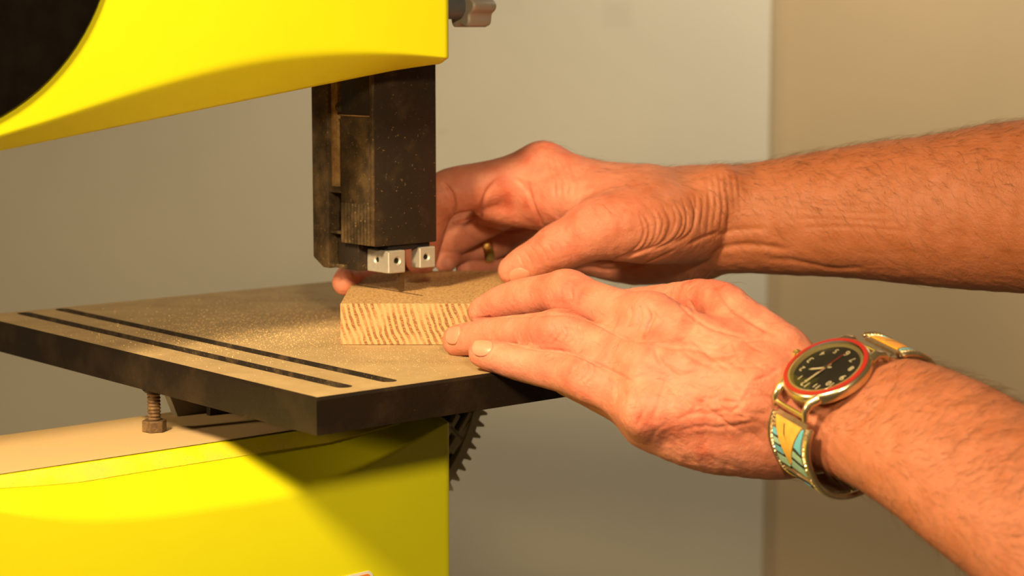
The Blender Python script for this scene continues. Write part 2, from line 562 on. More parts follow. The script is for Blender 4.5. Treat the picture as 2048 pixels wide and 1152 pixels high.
upper, q_end, upc = housing('upper_housing',
    [(-200, 344), (0, 303), (450, 211), (905, 118), (1000, 98)],
    [(-60, 292), (0, 274), (100, 244), (200, 211), (300, 179), (400, 150), (480, 130), (560, 116), (640, 109), (720, 107), (800, 109), (860, 113), (905, 117)],
    0.42, 0.017, 0.11, M['yellow'])
lower, q_end2, loc_ = housing('lower_housing',
    [(-200, 981), (0, 950), (440, 884), (905, 812), (1000, 797)],
    [(-60, 1010), (0, 1020), (80, 1030), (160, 1035), (240, 1033), (320, 1027), (420, 1013), (520, 998), (600, 982), (680, 955), (760, 917), (840, 875), (905, 840)],
    -0.30, 0.027, 0.110, M['yellow'])
bm = NB()
box(bm, saw(S_FACE + 0.002, -0.29, -0.95), EL * 0.10, ER * (q_end2 + 0.285), EZ * 0.65)
obj('stand', bm, M['stand'], bandsaw)
# dusty ledge lying on top of the lower housing
qs, zs = loc_[0], loc_[2]
bm = NB()
L0, L1, L2, L3 = [], [], [], []
for q, z in zip(qs, zs):
    L0.append(bm.verts.new(v3(saw(S_FACE + 0.0275, q - 0.001, z + 0.0004))))
    L1.append(bm.verts.new(v3(saw(S_FACE + 0.0305, q - 0.001, z + 0.0014))))
    L2.append(bm.verts.new(v3(saw(S_FACE + 0.109, q - 0.001, z + 0.0014))))
    L3.append(bm.verts.new(v3(saw(S_FACE + 0.1098, q - 0.001, z + 0.0004))))
for P, Q in ((L0, L1), (L1, L2), (L2, L3)):
    for i in range(len(P) - 1):
        bm.faces.new((P[i], P[i + 1], Q[i + 1], Q[i]))
obj('ledge', bm, M['ledge'], lower, label='sawdust-covered top ledge')

bm = NB()
prev = None
for q, zc_, ze_ in zip(loc_[0], loc_[1], loc_[2]):
    if q > loc_[0][-1] - 0.02: break
    g = ze_ - zc_
    if g < 0.006: continue
    t1 = min(0.35, 0.0075 / g)
    row = []
    for t in (0.03, t1 * 0.5, t1):
        row.append(bm.verts.new(v3(saw(S_FACE + 0.027 * (1 - t) - 0.0004, q, ze_ - g * t + 0.0004))))
    row.append(bm.verts.new(v3(saw(S_FACE + 0.027 * (1 - t1) + 0.0004, q, ze_ - g * t1 - 0.0003))))
    if prev:
        for i in range(3): bm.faces.new((prev[i], row[i], row[i + 1], prev[i + 1]))
    prev = row
obj('dusty_edge', bm, M['yellow_dusty'], lower, label='edge strip filmed with sawdust')

# wheel window: circle fitted through the arc seen at the top left
arc = np.array([face_pt(x, y, S_FACE) for x, y in ((197, 0), (178, 50), (150, 95), (115, 140), (75, 180), (38, 210), (0, 235))])
Am = np.c_[2 * arc, np.ones(len(arc))]
sol = np.linalg.lstsq(Am, (arc ** 2).sum(1), rcond=None)[0]
cq, cz = sol[0], sol[1]
cr = math.sqrt(max(1e-6, sol[2] + cq * cq + cz * cz))
bm = NB()
lathe(bm, saw(S_FACE, cq, cz), -EL, [(cr, -0.001), (cr, 0.0012), (cr - 0.0008, 0.002), (cr - 0.010, 0.002), (cr - 0.014, 0.001), (0, 0.001)], 96)
obj('wheel_window', bm, M['gloss_black'], upper, label='round glossy black wheel window')

# tension knob on the right end of the upper housing
KA = S_FACE + 0.05
kc = on_plane(919, 12, saw(KA, 0, 0), EL)
kq, kz = ab(kc)[1], float(kc[2])
bm = NB()
lathe(bm, saw(KA, q_end - 0.004, kz), ER, [(0.0, 0), (0.0075, 0), (0.0075, kq - q_end + 0.002), (0.006, kq - q_end + 0.003), (0.006, kq - q_end + 0.012), (0, kq - q_end + 0.012)], 20)
shaft = obj('knob_shaft', bm, M['zinc_dark'], upper)
bm = NB()
n_l = 72
rings = []
for h, sc in ((0.010, 0.0), (0.010, 0.90), (0.0112, 1.0), (0.026, 1.0), (0.0290, 0.92), (0.030, 0.78), (0.030, 0.0)):
    rr = []
    for k in range(n_l):
        t = 2 * math.pi * k / n_l
        r = (0.0118 + 0.0016 * math.cos(6 * t)) * sc
        rr.append(bm.verts.new(v3(saw(KA, kq + (h - 0.010) * 0.9, kz) + EL * r * math.cos(t) + EZ * r * math.sin(t))))
    rings.append(rr)
for A, B in zip(rings[:-1], rings[1:]):
    for i in range(n_l):
        j = (i + 1) % n_l
        bm.faces.new((A[i], A[j], B[j], B[i]))
bmesh.ops.remove_doubles(bm, verts=bm.verts[:], dist=1e-6)
obj('tension_knob', bm, M['zinc'], upper, label='grey lobed blade-tension knob')

# sticker on the lower housing
def rrect(u0, v0, w, h, r):
    pts = []
    for (cx, cy, t0) in ((u0 + w - r, v0 + h - r, 0), (u0 + r, v0 + h - r, 90), (u0 + r, v0 + r, 180), (u0 + w - r, v0 + r, 270)):
        for t in np.linspace(t0, t0 + 90, 8): pts.append((cx + r * math.cos(math.radians(t)), cy + r * math.sin(math.radians(t))))
    return pts
sq, sz = face_pt(745, 1139, S_FACE)
dq, dz_ = face_pt(690, 1152, S_FACE)
ang = math.atan2(sz - dz_, sq - dq)
def st_pt(u, v, off):
    return saw(S_FACE - off, sq + u * math.cos(ang) - v * math.sin(ang), sz + u * math.sin(ang) + v * math.cos(ang))
bm = NB()
prism(bm, [st_pt(u, v, 0.0002) for u, v in rrect(-0.060, -0.034, 0.060, 0.034, 0.004)], -EL * 0.0003)
stk = obj('sticker', bm, M['white'], lower, smooth=False, label='orange sticker with white border')
bm = NB()
prism(bm, [st_pt(u, v, 0.0005) for u, v in rrect(-0.0585, -0.0325, 0.057, 0.031, 0.003)], -EL * 0.0002)
obj('sticker_field', bm, M['orange'], stk, smooth=False)

# --- bolt under the table
bp = on_z(309, 860, -0.0415)
ba_, bb_ = ab(bp)
zl = float(np.interp(bb_, qs, zs)) + 0.0014
bm = NB()
zt = -TT
turns = 11
prof = [(0.0, zl + 0.004)]
zz = zl + 0.004
pitch = (zt - zz) / turns
for k in range(turns):
    prof += [(0.0030, zz + pitch * k), (0.0036, zz + pitch * (k + 0.45)), (0.0036, zz + pitch * (k + 0.6)), (0.0030, zz + pitch * (k + 1))]
lathe(bm, (bp[0], bp[1], 0), EZ, prof, 20)
bolt = obj('adjusting_bolt', bm, M['rusty_steel'], bandsaw, angle=20)
bm = NB()
hexp = [np.array([bp[0], bp[1], zl]) + 0.0066 * np.array([math.cos(t), math.sin(t), 0]) for t in np.radians(np.arange(6) * 60 + 20)]
prism(bm, hexp, (0, 0, 0.0062), 0.0005)
obj('hex_head', bm, M['rusty_steel'], bolt, smooth=False)
bm = NB()
lathe(bm, (bp[0], bp[1], 0), EZ, [(0.0, zt - 0.0035), (0.0045, zt - 0.0035), (0.006, zt - 0.002), (0.006, zt + 0.0005), (0, zt + 0.0005)], 24)
obj('boss', bm, M['black_edge'], bolt)

# --- bracket and gear below the table
bpl = saw(S_FACE + 0.095, 0, 0)
bm = NB()
pp = [on_plane(x, y, bpl, EL) for x, y in ((330, 770), (362, 850), (420, 838), (470, 832), (470, 770))]
prism(bm, pp, EL * 0.006, 0.0006)
obj('trunnion_bracket', bm, M['grey_bracket'], bandsaw)
bm = NB()
pp = [on_plane(x, y, saw(S_FACE + 0.085, 0, 0), EL) for x, y in ((420, 790), (420, 842), (640, 812), (640, 790))]
prism(bm, pp, EL * 0.004, 0.0004)
obj('trunnion_shoe', bm, M['black_plastic'], bandsaw)

gp = saw(0.165, 0, 0)
def gpt(px, py): 
    p = on_plane(px, py, gp, EL); d = p - NC
    return float(d @ ER), float(p[2])
g1, g2, g3 = np.array(gpt(980, 830)), np.array(gpt(952, 890)), np.array(gpt(905, 952))
Am = np.c_[2 * np.array([g1, g2, g3]), np.ones(3)]
s3 = np.linalg.solve(Am, np.array([g @ g for g in (g1, g2, g3)]))
gc = np.array(gpt(705, 760))
gR = float(np.mean([np.linalg.norm(g - gc) for g in (g1, g2, g3)]))
a_lo, a_hi = math.radians(-88), math.radians(8)
nt_ = 24
outl = []
for k in range(nt_):
    for f_, r in ((0.0, gR - 0.0035), (0.25, gR - 0.0035), (0.45, gR + 0.0018), (0.62, gR + 0.0018), (0.85, gR - 0.0035)):
        t = a_lo + (a_hi - a_lo) * (k + f_) / nt_
        outl.append((gc[0] + r * math.cos(t), gc[1] + r * math.sin(t)))
for t in np.linspace(a_hi, a_lo, 20):
    outl.append((gc[0] + (gR - 0.009) * math.cos(t), gc[1] + (gR - 0.009) * math.sin(t)))
bm = NB()
prism(bm, [saw(0.165, q, z) for q, z in outl], EL * 0.010)
gear = obj('tilt_gear', bm, M['gear'], bandsaw, smooth=False, label='toothed tilt quadrant below the table')
# dark web with raised ribs
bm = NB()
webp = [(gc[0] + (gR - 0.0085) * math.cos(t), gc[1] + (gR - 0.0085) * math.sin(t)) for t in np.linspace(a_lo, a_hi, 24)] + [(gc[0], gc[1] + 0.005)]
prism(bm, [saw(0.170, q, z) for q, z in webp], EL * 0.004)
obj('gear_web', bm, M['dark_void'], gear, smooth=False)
for (p, q_, w) in (((962, 825), (905, 905), 0.0022), ((920, 830), (895, 875), 0.0016), ((945, 825), (885, 930), 0.0013), ((905, 858), (940, 890), 0.0015), ((900, 848), (918, 872), 0.0013)):
    a_, b_ = np.array(gpt(*p)), np.array(gpt(*q_))
    d = (b_ - a_) / np.linalg.norm(b_ - a_); n_ = np.array([-d[1], d[0]]) * w
    bm = NB()
    prism(bm, [saw(0.166, *(a_ + n_)), saw(0.166, *(b_ + n_)), saw(0.166, *(b_ - n_)), saw(0.166, *(a_ - n_))], EL * 0.005, 0.0004)
    obj('rib', bm, M['gear'], gear)

# --- blade guide
G0 = on_z(803, 585, 0.022)                        # blade at the wood
bla, blb = ab(G0)
GA, GB_ = bla - 0.007, blb - 0.0235               # near corner of the guard in table coordinates
def fix_corner():
    # slide along ER so that the corner edge stands where the photo shows it
    best = None
    for db in np.linspace(-0.03, 0.03, 601):
        p = saw(GA, GB_ + db, 0.06) - CAMP
        cy = p[1] * CP - p[2] * SP
        e = abs(1024 + FPX * p[0] / cy - 750)
        if best is None or e < best[0]: best = (e, db)
    return GB_ + best[1]
GB_ = fix_corner()
def gl(px, py):   # on the left face (plane b = GB_)
    p = on_plane(px, py, saw(0, GB_, 0), ER)
    return ab(p)[0], float(p[2])
def gr(px, py):   # on the front face (plane a = GA)
    p = on_plane(px, py, saw(GA, 0, 0), EL)
    return ab(p)[1], float(p[2])
zb = gr(752, 494)[1]
bA = gr(874, 480)[0]
ZT = 0.20
a683 = gl(684, 450)[0]; a668 = gl(669, 450)[0]; a622 = gl(624, 450)[0]; a655 = gl(656, 450)[0]
z_lip = gl(712, 232)[1]; z_rib = gl(712, 408)[1]
guard = empty('x', saw(GA, GB_, zb), 'x', 'x'); bpy.data.objects.remove(guard)
T = 0.0022
bm = NB()
box(bm, saw(GA, GB_, zb), EL * (a683 - GA), ER * (bA - GB_), EZ * (ZT - zb), 0.0009)
guard = obj('blade_guard', bm, M['black_plastic'], bandsaw, label='black plastic blade guard')
# the raised frame and panels on its left face
def lpan(name, a0, a1, z0, z1, t, m, bev=0.0004, par=None):
    bm = NB()
    box(bm, saw(a0, GB_ - t, z0), EL * (a1 - a0), ER * (t + 0.0004), EZ * (z1 - z0), bev)
    return obj(name, bm, m, par or guard)
lpan('corner_strip', GA - 0.0001, GA + 0.0028, zb + 0.0004, ZT, 0.0012, M['black_dusty'])
lpan('panel', GA + 0.0032, a683 - 0.0004, z_rib, z_lip, 0.0006, M['black_dusty'])
n_r = 9
w = (a683 - 0.0006 - GA - 0.003) / n_r
z_rb = gl(712, 488)[1]
for k in range(n_r):
    a0 = GA + 0.003 + w * k
    bm = NB()
    box(bm, saw(a0 + w * 0.12, GB_ - 0.0016, zb + 0.0003), EL * w * 0.72, ER * 0.002, EZ * (z_rib - zb), 0.0004)
    obj('grip_rib', bm, M['black_dusty'], guard)
lpan('panel_lip', GA + 0.0032, a683 - 0.0004, z_lip - 0.0003, z_lip + 0.0005, 0.0014, M['rust_dust'], 0.0002)
# back plate and what lies between
zpb = gl(640, 534)[1]; zpc = gl(630, 514)[1]
bm = NB()
a630 = gl(645, 530)[0]
pl = [(a655, zpb), (a630, zpb), (a622, zpc), (a622, ZT), (a655, ZT)]
prism(bm, [saw(a, GB_ + 0.0005, z) for a, z in pl], ER * 0.030, 0.0006)
plate = obj('guide_plate', bm, M['black_dusty'], bandsaw, label='black sliding guide plate')
bm = NB()
z_r0 = gl(668, 382)[1]
box(bm, saw(a668 + 0.0002, GB_ + 0.0030, z_r0), EL * (a655 - a668), ER * 0.02, EZ * (ZT - z_r0), 0.0003)
obj('dust_channel', bm, M['rust_dust'], plate, label='channel caked with sawdust')
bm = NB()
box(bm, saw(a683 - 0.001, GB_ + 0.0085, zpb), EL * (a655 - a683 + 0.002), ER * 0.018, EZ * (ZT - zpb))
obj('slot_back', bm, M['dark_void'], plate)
for (y0, y1) in ((374, 386), (462, 468), (528, 536)):
    z1 = gl(672, y0)[1]; z0 = gl(672, y1)[1]
    bm = NB()
    box(bm, saw(a683 - 0.0005, GB_ + 0.0012, z0), EL * (a655 - a683 + 0.001), ER * 0.01, EZ * (z1 - z0), 0.0003)
    obj('slot_bridge', bm, M['black_dusty'], plate)
sx_ = gl(676, 214)
bm = NB()
lathe(bm, saw(sx_[0], GB_ + 0.0012, sx_[1]), -ER, [(0, -0.002), (0.0028, -0.002), (0.0030, 0.0008), (0.002, 0.0018), (0.0010, 0.0016), (0.0006, 0.0010), (0, 0.0010)], 20)
obj('guide_screw', bm, M['black_dusty'], plate)
# aluminium guide blocks with countersunk screw holes
sockets = []
def guide_block(px_l, px_c, px_r, yt, yb, holes, da):
    """corner edge at px_c; left face to px_l, front face to px_r"""
    pc = on_plane(px_c, (yt + yb) / 2, saw(GA + da, 0, 0), EL)
    a0, b0 = ab(pc)
    zt_ = on_plane(px_c, yt, saw(a0, b0, 0), EL)[2]; zb_ = on_plane(px_c, yb, saw(a0, b0, 0), EL)[2]
    b1 = ab(on_plane(px_r, (yt + yb) / 2, saw(a0, 0, 0), EL))[1]
    a1 = ab(on_plane(px_l, (yt + yb) / 2, saw(0, b0, 0), ER))[0]
    W, D, H = b1 - b0, a1 - a0, zt_ - zb_
    bm = NB()
    sockets.clear()
    c = 0.0005
    def circ(o, u, v, r, k=20): return [o + u * r * math.cos(t) + v * r * math.sin(t) for t in np.linspace(0, 2 * math.pi, k, endpoint=False)]
    o = saw(a0, b0, zb_)
    def face(o, u, v, n, su, sv, hole):
        oo = o + u * c + v * c - n * 0
        outer = [oo, oo + u * (su - 2 * c), oo + u * (su - 2 * c) + v * (sv - 2 * c), oo + v * (sv - 2 * c)]
        if hole:
            hc = o + u * hole[0] * su + v * hole[1] * sv
            r = hole[2]
            lp = fill_with_holes(bm, [outer, circ(hc, u, v, r)])
            ring = lp[1]
            prev = ring
            for rr, dd in ((0.62, 0.0008), (0.55, 0.0035)):
                nr = [bm.verts.new(v3(p)) for p in circ(hc - n * dd, u, v, r * rr)]
                for i in range(len(nr)):
                    j = (i + 1) % len(nr)
                    bm.faces.new((prev[i], prev[j], nr[j], nr[i]))
                prev = nr
            bm.faces.new(prev)
            sockets.append((hc - n * 0.0009, n, r * 0.60))
        else:
            bm.faces.new([bm.verts.new(v3(p)) for p in outer])
    face(o - EL * 0, ER, EZ, -EL, W, H, holes[0])
    face(o, EL, EZ, -ER, D, H, holes[1])
    o2 = o
    # remaining faces and the small chamfers are one inset box
    b2 = bmesh.new()
    merge(bm, b2)
    box(bm, o + (ER + EL) * 0.00045 + EZ * 0, ER * (W - 0.00045), EL * (D - 0.00045), EZ * H, 0.0) if False else None
    # chamfer strips round the two detailed faces and plain faces elsewhere
    def q(*pts): bm.faces.new([bm.verts.new(v3(p)) for p in pts])
    P = lambda b, a, z: o + ER * b + EL * a + EZ * z
    q(P(c, 0, c), P(c, 0, H - c), P(0, c, H - c), P(0, c, c))
    q(P(c, 0, H - c), P(W - c, 0, H - c), P(W - c, c, H), P(c, c, H))
    q(P(c, 0, c), P(W - c, 0, c), P(W - c, c, 0), P(c, c, 0))
    q(P(0, c, H - c), P(0, D - c, H - c), P(c, D - c, H), P(c, c, H))
    q(P(0, c, c), P(0, D - c, c), P(c, D - c, 0), P(c, c, 0))
    q(P(W - c, 0, c), P(W - c, 0, H - c), P(W, c, H - c), P(W, c, c))
    q(P(W, c, c), P(W, c, H - c), P(W, D, H - c), P(W, D, c))
    q(P(W, c, H - c), P(W - c, c, H), P(W - c, D, H), P(W, D, H - c))
    q(P(W, c, c), P(W - c, c, 0), P(W - c, D, 0), P(W, D, c))
    q(P(c, c, H), P(W - c, c, H), P(W - c, D, H), P(c, D, H))
    q(P(c, c, 0), P(W - c, c, 0), P(W - c, D, 0), P(c, D, 0))
    q(P(0, D - c, c), P(0, D - c, H - c), P(c, D, H), P(c, D, 0))
    q(P(c, D, 0), P(c, D, H), P(W - c, D, H), P(W, D, H - c), P(W, D, c), P(W - c, D, 0))
    bmesh.ops.remove_doubles(bm, verts=bm.verts[:], dist=1e-5)
    return bm, a1
def shade_sockets(o):
    for c_, n_, r_ in sockets:
        bm = NB()
        lathe(bm, c_, n_, [(r_, -0.0003), (r_, 0.0), (r_ * 0.55, 0.0), (r_ * 0.5, -0.0008), (0, -0.0008)], 18)
        obj('socket_shade', bm, M['dark_void'], o, angle=20)  # dark plug added in the hole, its inner shade put into the colour
bmg, blk_a1 = guide_block(734, 777, 811, 503, 548, ((0.52, 0.55, 0.0026), (0.56, 0.56, 0.0024)), -0.0005)
gbo = obj('guide_block', bmg, M['alu'], bandsaw, smooth=False, label='bright aluminium guide block left of the blade')
shade_sockets(gbo)
bmg, g_o2 = guide_block(822, 840, 871, 495, 537, ((0.42, 0.52, 0.0024), None), 0.001)
gbo = obj('guide_block', bmg, M['alu'], bandsaw, smooth=False, label='bright aluminium guide block right of the blade')
shade_sockets(gbo)
# lower carrier block behind the guide fingers
bm = NB()
zc0 = zpb + 0.0004
box(bm, saw(blk_a1, GB_ + 0.003, zc0), EL * (a668 - blk_a1 + 0.001), ER * (bA - GB_ - 0.012), EZ * (zb - zc0 + 0.002), 0.0006)
obj('carrier', bm, M['black_plastic'], bandsaw)

bm = NB()
box(bm, saw(GA + 0.004, GB_ + 0.012, zb - 0.0035), EL * (blk_a1 - GA), ER * (bA - GB_ - 0.014), EZ * 0.006, 0.0004)
obj('carrier_plate', bm, M['dark_void'], bandsaw)
# blade
bm = NB()
BW = 0.0036
box(bm, saw(bla - 0.0003, blb - BW / 2, -0.10), EL * 0.0006, ER * BW, EZ * 0.28)
blade = obj('saw_blade', bm, M['steel'], bandsaw, smooth=False, label='narrow steel blade')

# ------------------------------------------------------------------ wood block with the kerf
BX0, BX1, BY0, BY1, BH = -0.0922, 0.022, 1.064, 1.214, 0.0222
k0 = on_z(742, 575, BH); k1 = on_z(846, 592.5, BH)
kd = (k1 - k0) / np.linalg.norm(k1 - k0)
kl = k0 + kd * ((BX0 - k0[0]) / kd[0])
kn = np.array([-kd[1], kd[0], 0]) * 0.0011
wb_o = np.array([BX0, BY0, 0.0003])
pts = [(BX0, BY0), (BX1, BY0), (BX1, BY1), (BX0, BY1), tuple((kl + kn)[:2]), tuple((k1 + 0.8 * kn)[:2]), tuple((k1 - 0.8 * kn)[:2]), tuple((kl - kn)[:2])]
bm = NB()
lo = [bm.verts.new((p[0] - wb_o[0], p[1] - wb_o[1], 0)) for p in pts]
hi = [bm.verts.new((p[0] - wb_o[0], p[1] - wb_o[1], BH)) for p in pts]
bm.faces.new(lo[::-1]); bm.faces.new(hi)
for i in range(len(pts)):
    j = (i + 1) % len(pts)
    bm.faces.new((lo[i], lo[j], hi[j], hi[i]))
es = [e for e in bm.edges if abs(e.verts[0].co.z - e.verts[1].co.z) < 1e-6 and e.verts[0].co.z > 0.01 and all(v.index not in () for v in e.verts)]
outer_e = [e for e in es if not any((v.co.xy - Vector((k1[0] - wb_o[0], k1[1] - wb_o[1]))).length < 0.001 for v in e.verts)]
bmesh.ops.bevel(bm, geom=outer_e, offset=0.0003, segments=1, affect='EDGES')
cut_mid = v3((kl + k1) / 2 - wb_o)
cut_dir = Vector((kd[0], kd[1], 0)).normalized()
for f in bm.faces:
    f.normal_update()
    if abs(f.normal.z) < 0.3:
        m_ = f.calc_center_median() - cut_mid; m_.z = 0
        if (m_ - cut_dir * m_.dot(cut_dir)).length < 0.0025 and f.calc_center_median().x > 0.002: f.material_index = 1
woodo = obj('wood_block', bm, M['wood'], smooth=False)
woodo.data.materials.append(simple('kerf_shade', (0.035, 0.016, 0.006), 0.9))  # near-black kerf walls: shade of the narrow gap put into the colour
woodo.location = v3(wb_o)
tag(woodo, 'small pale brown wood block with striped end grain being sawn', 'wood block')
# ------------------------------------------------------------------ sculpting: smooth distance fields -> one continuous mesh
class Field:
    def __init__(self, lo, hi, h):
        self.h = h
        self.lo = np.asarray(lo, float)
        self.n = np.ceil((np.asarray(hi) - self.lo) / h).astype(int) + 1
        self.f = np.full(self.n, 0.04, np.float32)
    def window(self, lo, hi):
        i0 = np.maximum(np.floor((lo - self.lo) / self.h).astype(int), 0)
        i1 = np.minimum(np.ceil((hi - self.lo) / self.h).astype(int) + 1, self.n)
        return i0, i1
    def axes(self, i0, i1):
        return [(self.lo[k] + self.h * np.arange(i0[k], i1[k])).astype(np.float32) for k in range(3)]
    def chain_field(self, pts, flat=None, marg=0.012):
        P = np.array([p[0] for p in pts]); R = np.array([p[1] for p in pts])
        i0, i1 = self.window((P - R[:, None]).min(0) - marg, (P + R[:, None]).max(0) + marg)
        F = np.full(i1 - i0, 0.04, np.float32)
        for a, b, r1, r2 in zip(P[:-1], P[1:], R[:-1], R[1:]):
            lo = np.minimum(a - r1, b - r2) - marg; hi = np.maximum(a + r1, b + r2) + marg
            j0, j1 = self.window(lo, hi)
            if (j1 <= j0).any(): continue
            X, Y, Z = self.axes(j0, j1)
            X = X[:, None, None] - a[0]; Y = Y[None, :, None] - a[1]; Z = Z[None, None, :] - a[2]
            ba = b - a
            if flat is not None:
                n, s = flat
                g = 1.0 / s - 1.0
                dn = (X * n[0] + Y * n[1] + Z * n[2]) * g
                X = X + dn * n[0]; Y = Y + dn * n[1]; Z = Z + dn * n[2]
                ba = ba + n * (ba @ n) * g
            l2 = float(ba @ ba) + 1e-12
            t = np.clip((X * ba[0] + Y * ba[1] + Z * ba[2]) / l2, 0, 1)
            d = np.sqrt((X - t * ba[0]) ** 2 + (Y - t * ba[1]) ** 2 + (Z - t * ba[2]) ** 2) - (r1 + (r2 - r1) * t)
            if flat is not None: d = d * (0.5 + 0.5 * flat[1])
            sl = tuple(slice(p - q, r - q) for p, q, r in zip(j0, i0, j1))
            F[sl] = np.minimum(F[sl], d)
        return F, i0, i1
    def add(self, pts, k=0.004, flat=None, blend_at=None):
        F, i0, i1 = self.chain_field(pts, flat)
        sl = tuple(slice(p, q) for p, q in zip(i0, i1))
        G = self.f[sl]
        if blend_at is not None:
            c, kin, kout, r0, r1 = blend_at
            X, Y, Z = self.axes(i0, i1)
            d = np.sqrt((X[:, None, None] - c[0]) ** 2 + (Y[None, :, None] - c[1]) ** 2 + (Z[None, None, :] - c[2]) ** 2)
            t = np.clip((d - r0) / (r1 - r0), 0, 1)
            k = kin + (kout - kin) * t * t * (3 - 2 * t)
        hh = np.maximum(k - np.abs(F - G), 0) / k
        self.f[sl] = np.minimum(F, G) - hh * hh * k * 0.25
    def mesh(self):
        f = self.f
        s = f < 0
        n = np.array(f.shape)
        c = np.zeros(n - 1, np.int8)
        for dx in (0, 1):
            for dy in (0, 1):
                for dz in (0, 1):
                    c += s[dx:n[0] - 1 + dx, dy:n[1] - 1 + dy, dz:n[2] - 1 + dz]
        I = np.argwhere((c > 0) & (c < 8))
        idx = np.full(n - 1, -1, np.int64)
        idx[I[:, 0], I[:, 1], I[:, 2]] = np.arange(len(I))
        acc = np.zeros((len(I), 3)); cnt = np.zeros(len(I))
        corners = [(x, y, z) for x in (0, 1) for y in (0, 1) for z in (0, 1)]
        for p in corners:
            for ax in range(3):
                if p[ax] == 1: continue
                q = list(p); q[ax] = 1
                fa = f[I[:, 0] + p[0], I[:, 1] + p[1], I[:, 2] + p[2]]
                fb = f[I[:, 0] + q[0], I[:, 1] + q[1], I[:, 2] + q[2]]
                m = (fa < 0) != (fb < 0)
                t = np.where(m, fa / np.where(m, fa - fb, 1), 0)
                pos = np.tile(np.array(p, float), (len(I), 1)); pos[:, ax] += t
                acc[m] += pos[m]; cnt[m] += 1
        V = self.lo + self.h * (I + acc / cnt[:, None])
        Q = []
        for ax in range(3):
            a1, a2 = (ax + 1) % 3, (ax + 2) % 3
            sa = [slice(None)] * 3; sb = [slice(None)] * 3
            sa[ax] = slice(0, -1); sb[ax] = slice(1, None)
            d = s[tuple(sa)] != s[tuple(sb)]
            E = np.argwhere(d)
            ok = (E[:, a1] > 0) & (E[:, a2] > 0) & (E[:, a1] < n[a1] - 1) & (E[:, a2] < n[a2] - 1)
            E = E[ok]
            inside = s[E[:, 0], E[:, 1], E[:, 2]]
            def cell(o1, o2):
                C = E.copy(); C[:, a1] += o1; C[:, a2] += o2
                return idx[C[:, 0], C[:, 1], C[:, 2]]
            q = np.stack([cell(-1, -1), cell(0, -1), cell(0, 0), cell(-1, 0)], 1)
            q[~inside] = q[~inside][:, ::-1]
            Q.append(q)
        return V, np.concatenate(Q)
def np_mesh(name, V, Q):
    me = bpy.data.meshes.new(name)
    me.vertices.add(len(V)); me.vertices.foreach_set('co', V.astype(np.float32).ravel())
    k = Q.shape[1]
    me.loops.add(Q.size); me.loops.foreach_set('vertex_index', Q.astype(np.int32).ravel())
    me.polygons.add(len(Q)); me.polygons.foreach_set('loop_start', (np.arange(len(Q)) * k).astype(np.int32))
    me.update(calc_edges=True)
    return me
def relax(V, Q, it, lam=0.5):
    E = np.concatenate([Q[:, [0, 1]], Q[:, [1, 2]], Q[:, [2, 3]], Q[:, [3, 0]]])
    i = np.concatenate([E[:, 0], E[:, 1]]); j = np.concatenate([E[:, 1], E[:, 0]])
    cnt = np.bincount(i, minlength=len(V))[:, None]
    for _ in range(it):
        S = np.stack([np.bincount(i, weights=V[j, k], minlength=len(V)) for k in range(3)], 1) / cnt
        V = V + lam * (S - V)
    return V
def subdiv(V, Q):
    E = np.stack([np.roll(Q, -k, 1)[:, :2] for k in range(4)], 1).reshape(-1, 2)
    Es = np.sort(E, 1)
    key = Es[:, 0].astype(np.int64) * len(V) + Es[:, 1]
    uq, inv = np.unique(key, return_inverse=True)
    ev = np.stack([uq // len(V), uq % len(V)], 1)
    em = V[ev].mean(1); fm = V[Q].mean(1)
    n = len(V); ei = n + inv.reshape(-1, 4); fi = n + len(em) + np.arange(len(Q))
    out = [np.stack([Q[:, k], ei[:, k], fi, ei[:, k - 1]], 1) for k in range(4)]
    V2 = np.concatenate([V, em, fm]); Q2 = np.concatenate(out)
    return relax(V2, Q2, 2), Q2
def normals(V, Q):
    fn = np.cross(V[Q[:, 2]] - V[Q[:, 0]], V[Q[:, 3]] - V[Q[:, 1]])
    Nn = np.zeros_like(V)
    for k in range(4):
        for a in range(3): Nn[:, a] += np.bincount(Q[:, k], weights=fn[:, a], minlength=len(V))
    return Nn / (np.linalg.norm(Nn, axis=1)[:, None] + 1e-12)
def J(px, py, d, rpx):                     # joint: place and radius
    return (at(px, py, d), rpx * d / FPX)
def spline(pts, k=4):
    """smooth a chain of joints into short pieces"""
    P = np.array([np.r_[p[0], p[1]] for p in pts])
    Q = np.vstack([2 * P[0] - P[1], P, 2 * P[-1] - P[-2]])
    out = []
    for i in range(1, len(Q) - 2):
        p0, p1, p2, p3 = Q[i - 1:i + 3]
        for t in np.linspace(0, 1, k, endpoint=False):
            c = 0.5 * ((2 * p1) + (p2 - p0) * t + (2 * p0 - 5 * p1 + 4 * p2 - p3) * t * t + (3 * p1 - p0 - 3 * p2 + p3) * t ** 3)
            out.append((c[:3], max(0.001, c[3])))
    out.append((P[-1][:3], P[-1][3]))
    return out
def vdir(ix, iy, toward):                  # direction from image-right, image-down and towards-the-camera amounts
    right = np.array([1.0, 0, 0]); down = np.array([0, -SP, -CP]); tow = np.array([0, -CP, SP])
    v = right * ix + down * iy + tow * toward
    return v / np.linalg.norm(v)
def fbm(V, scale, seed, octs=3):
    """cheap smooth noise from rotated sines"""
    r = np.random.default_rng(seed)
    out = np.zeros(len(V)); amp = 1.0
    for o in range(octs):
        for _ in range(5):
            d = r.normal(size=3); d /= np.linalg.norm(d)
            w = r.normal(size=3); w /= np.linalg.norm(w)
            out += amp * np.sin(V @ d * scale * (1 + 0.5 * r.random()) + 1.5 * np.sin(V @ w * scale * 0.7 + r.random() * 6) + r.random() * 6)
        amp *= 0.5; scale *= 2
    return out / 5.0

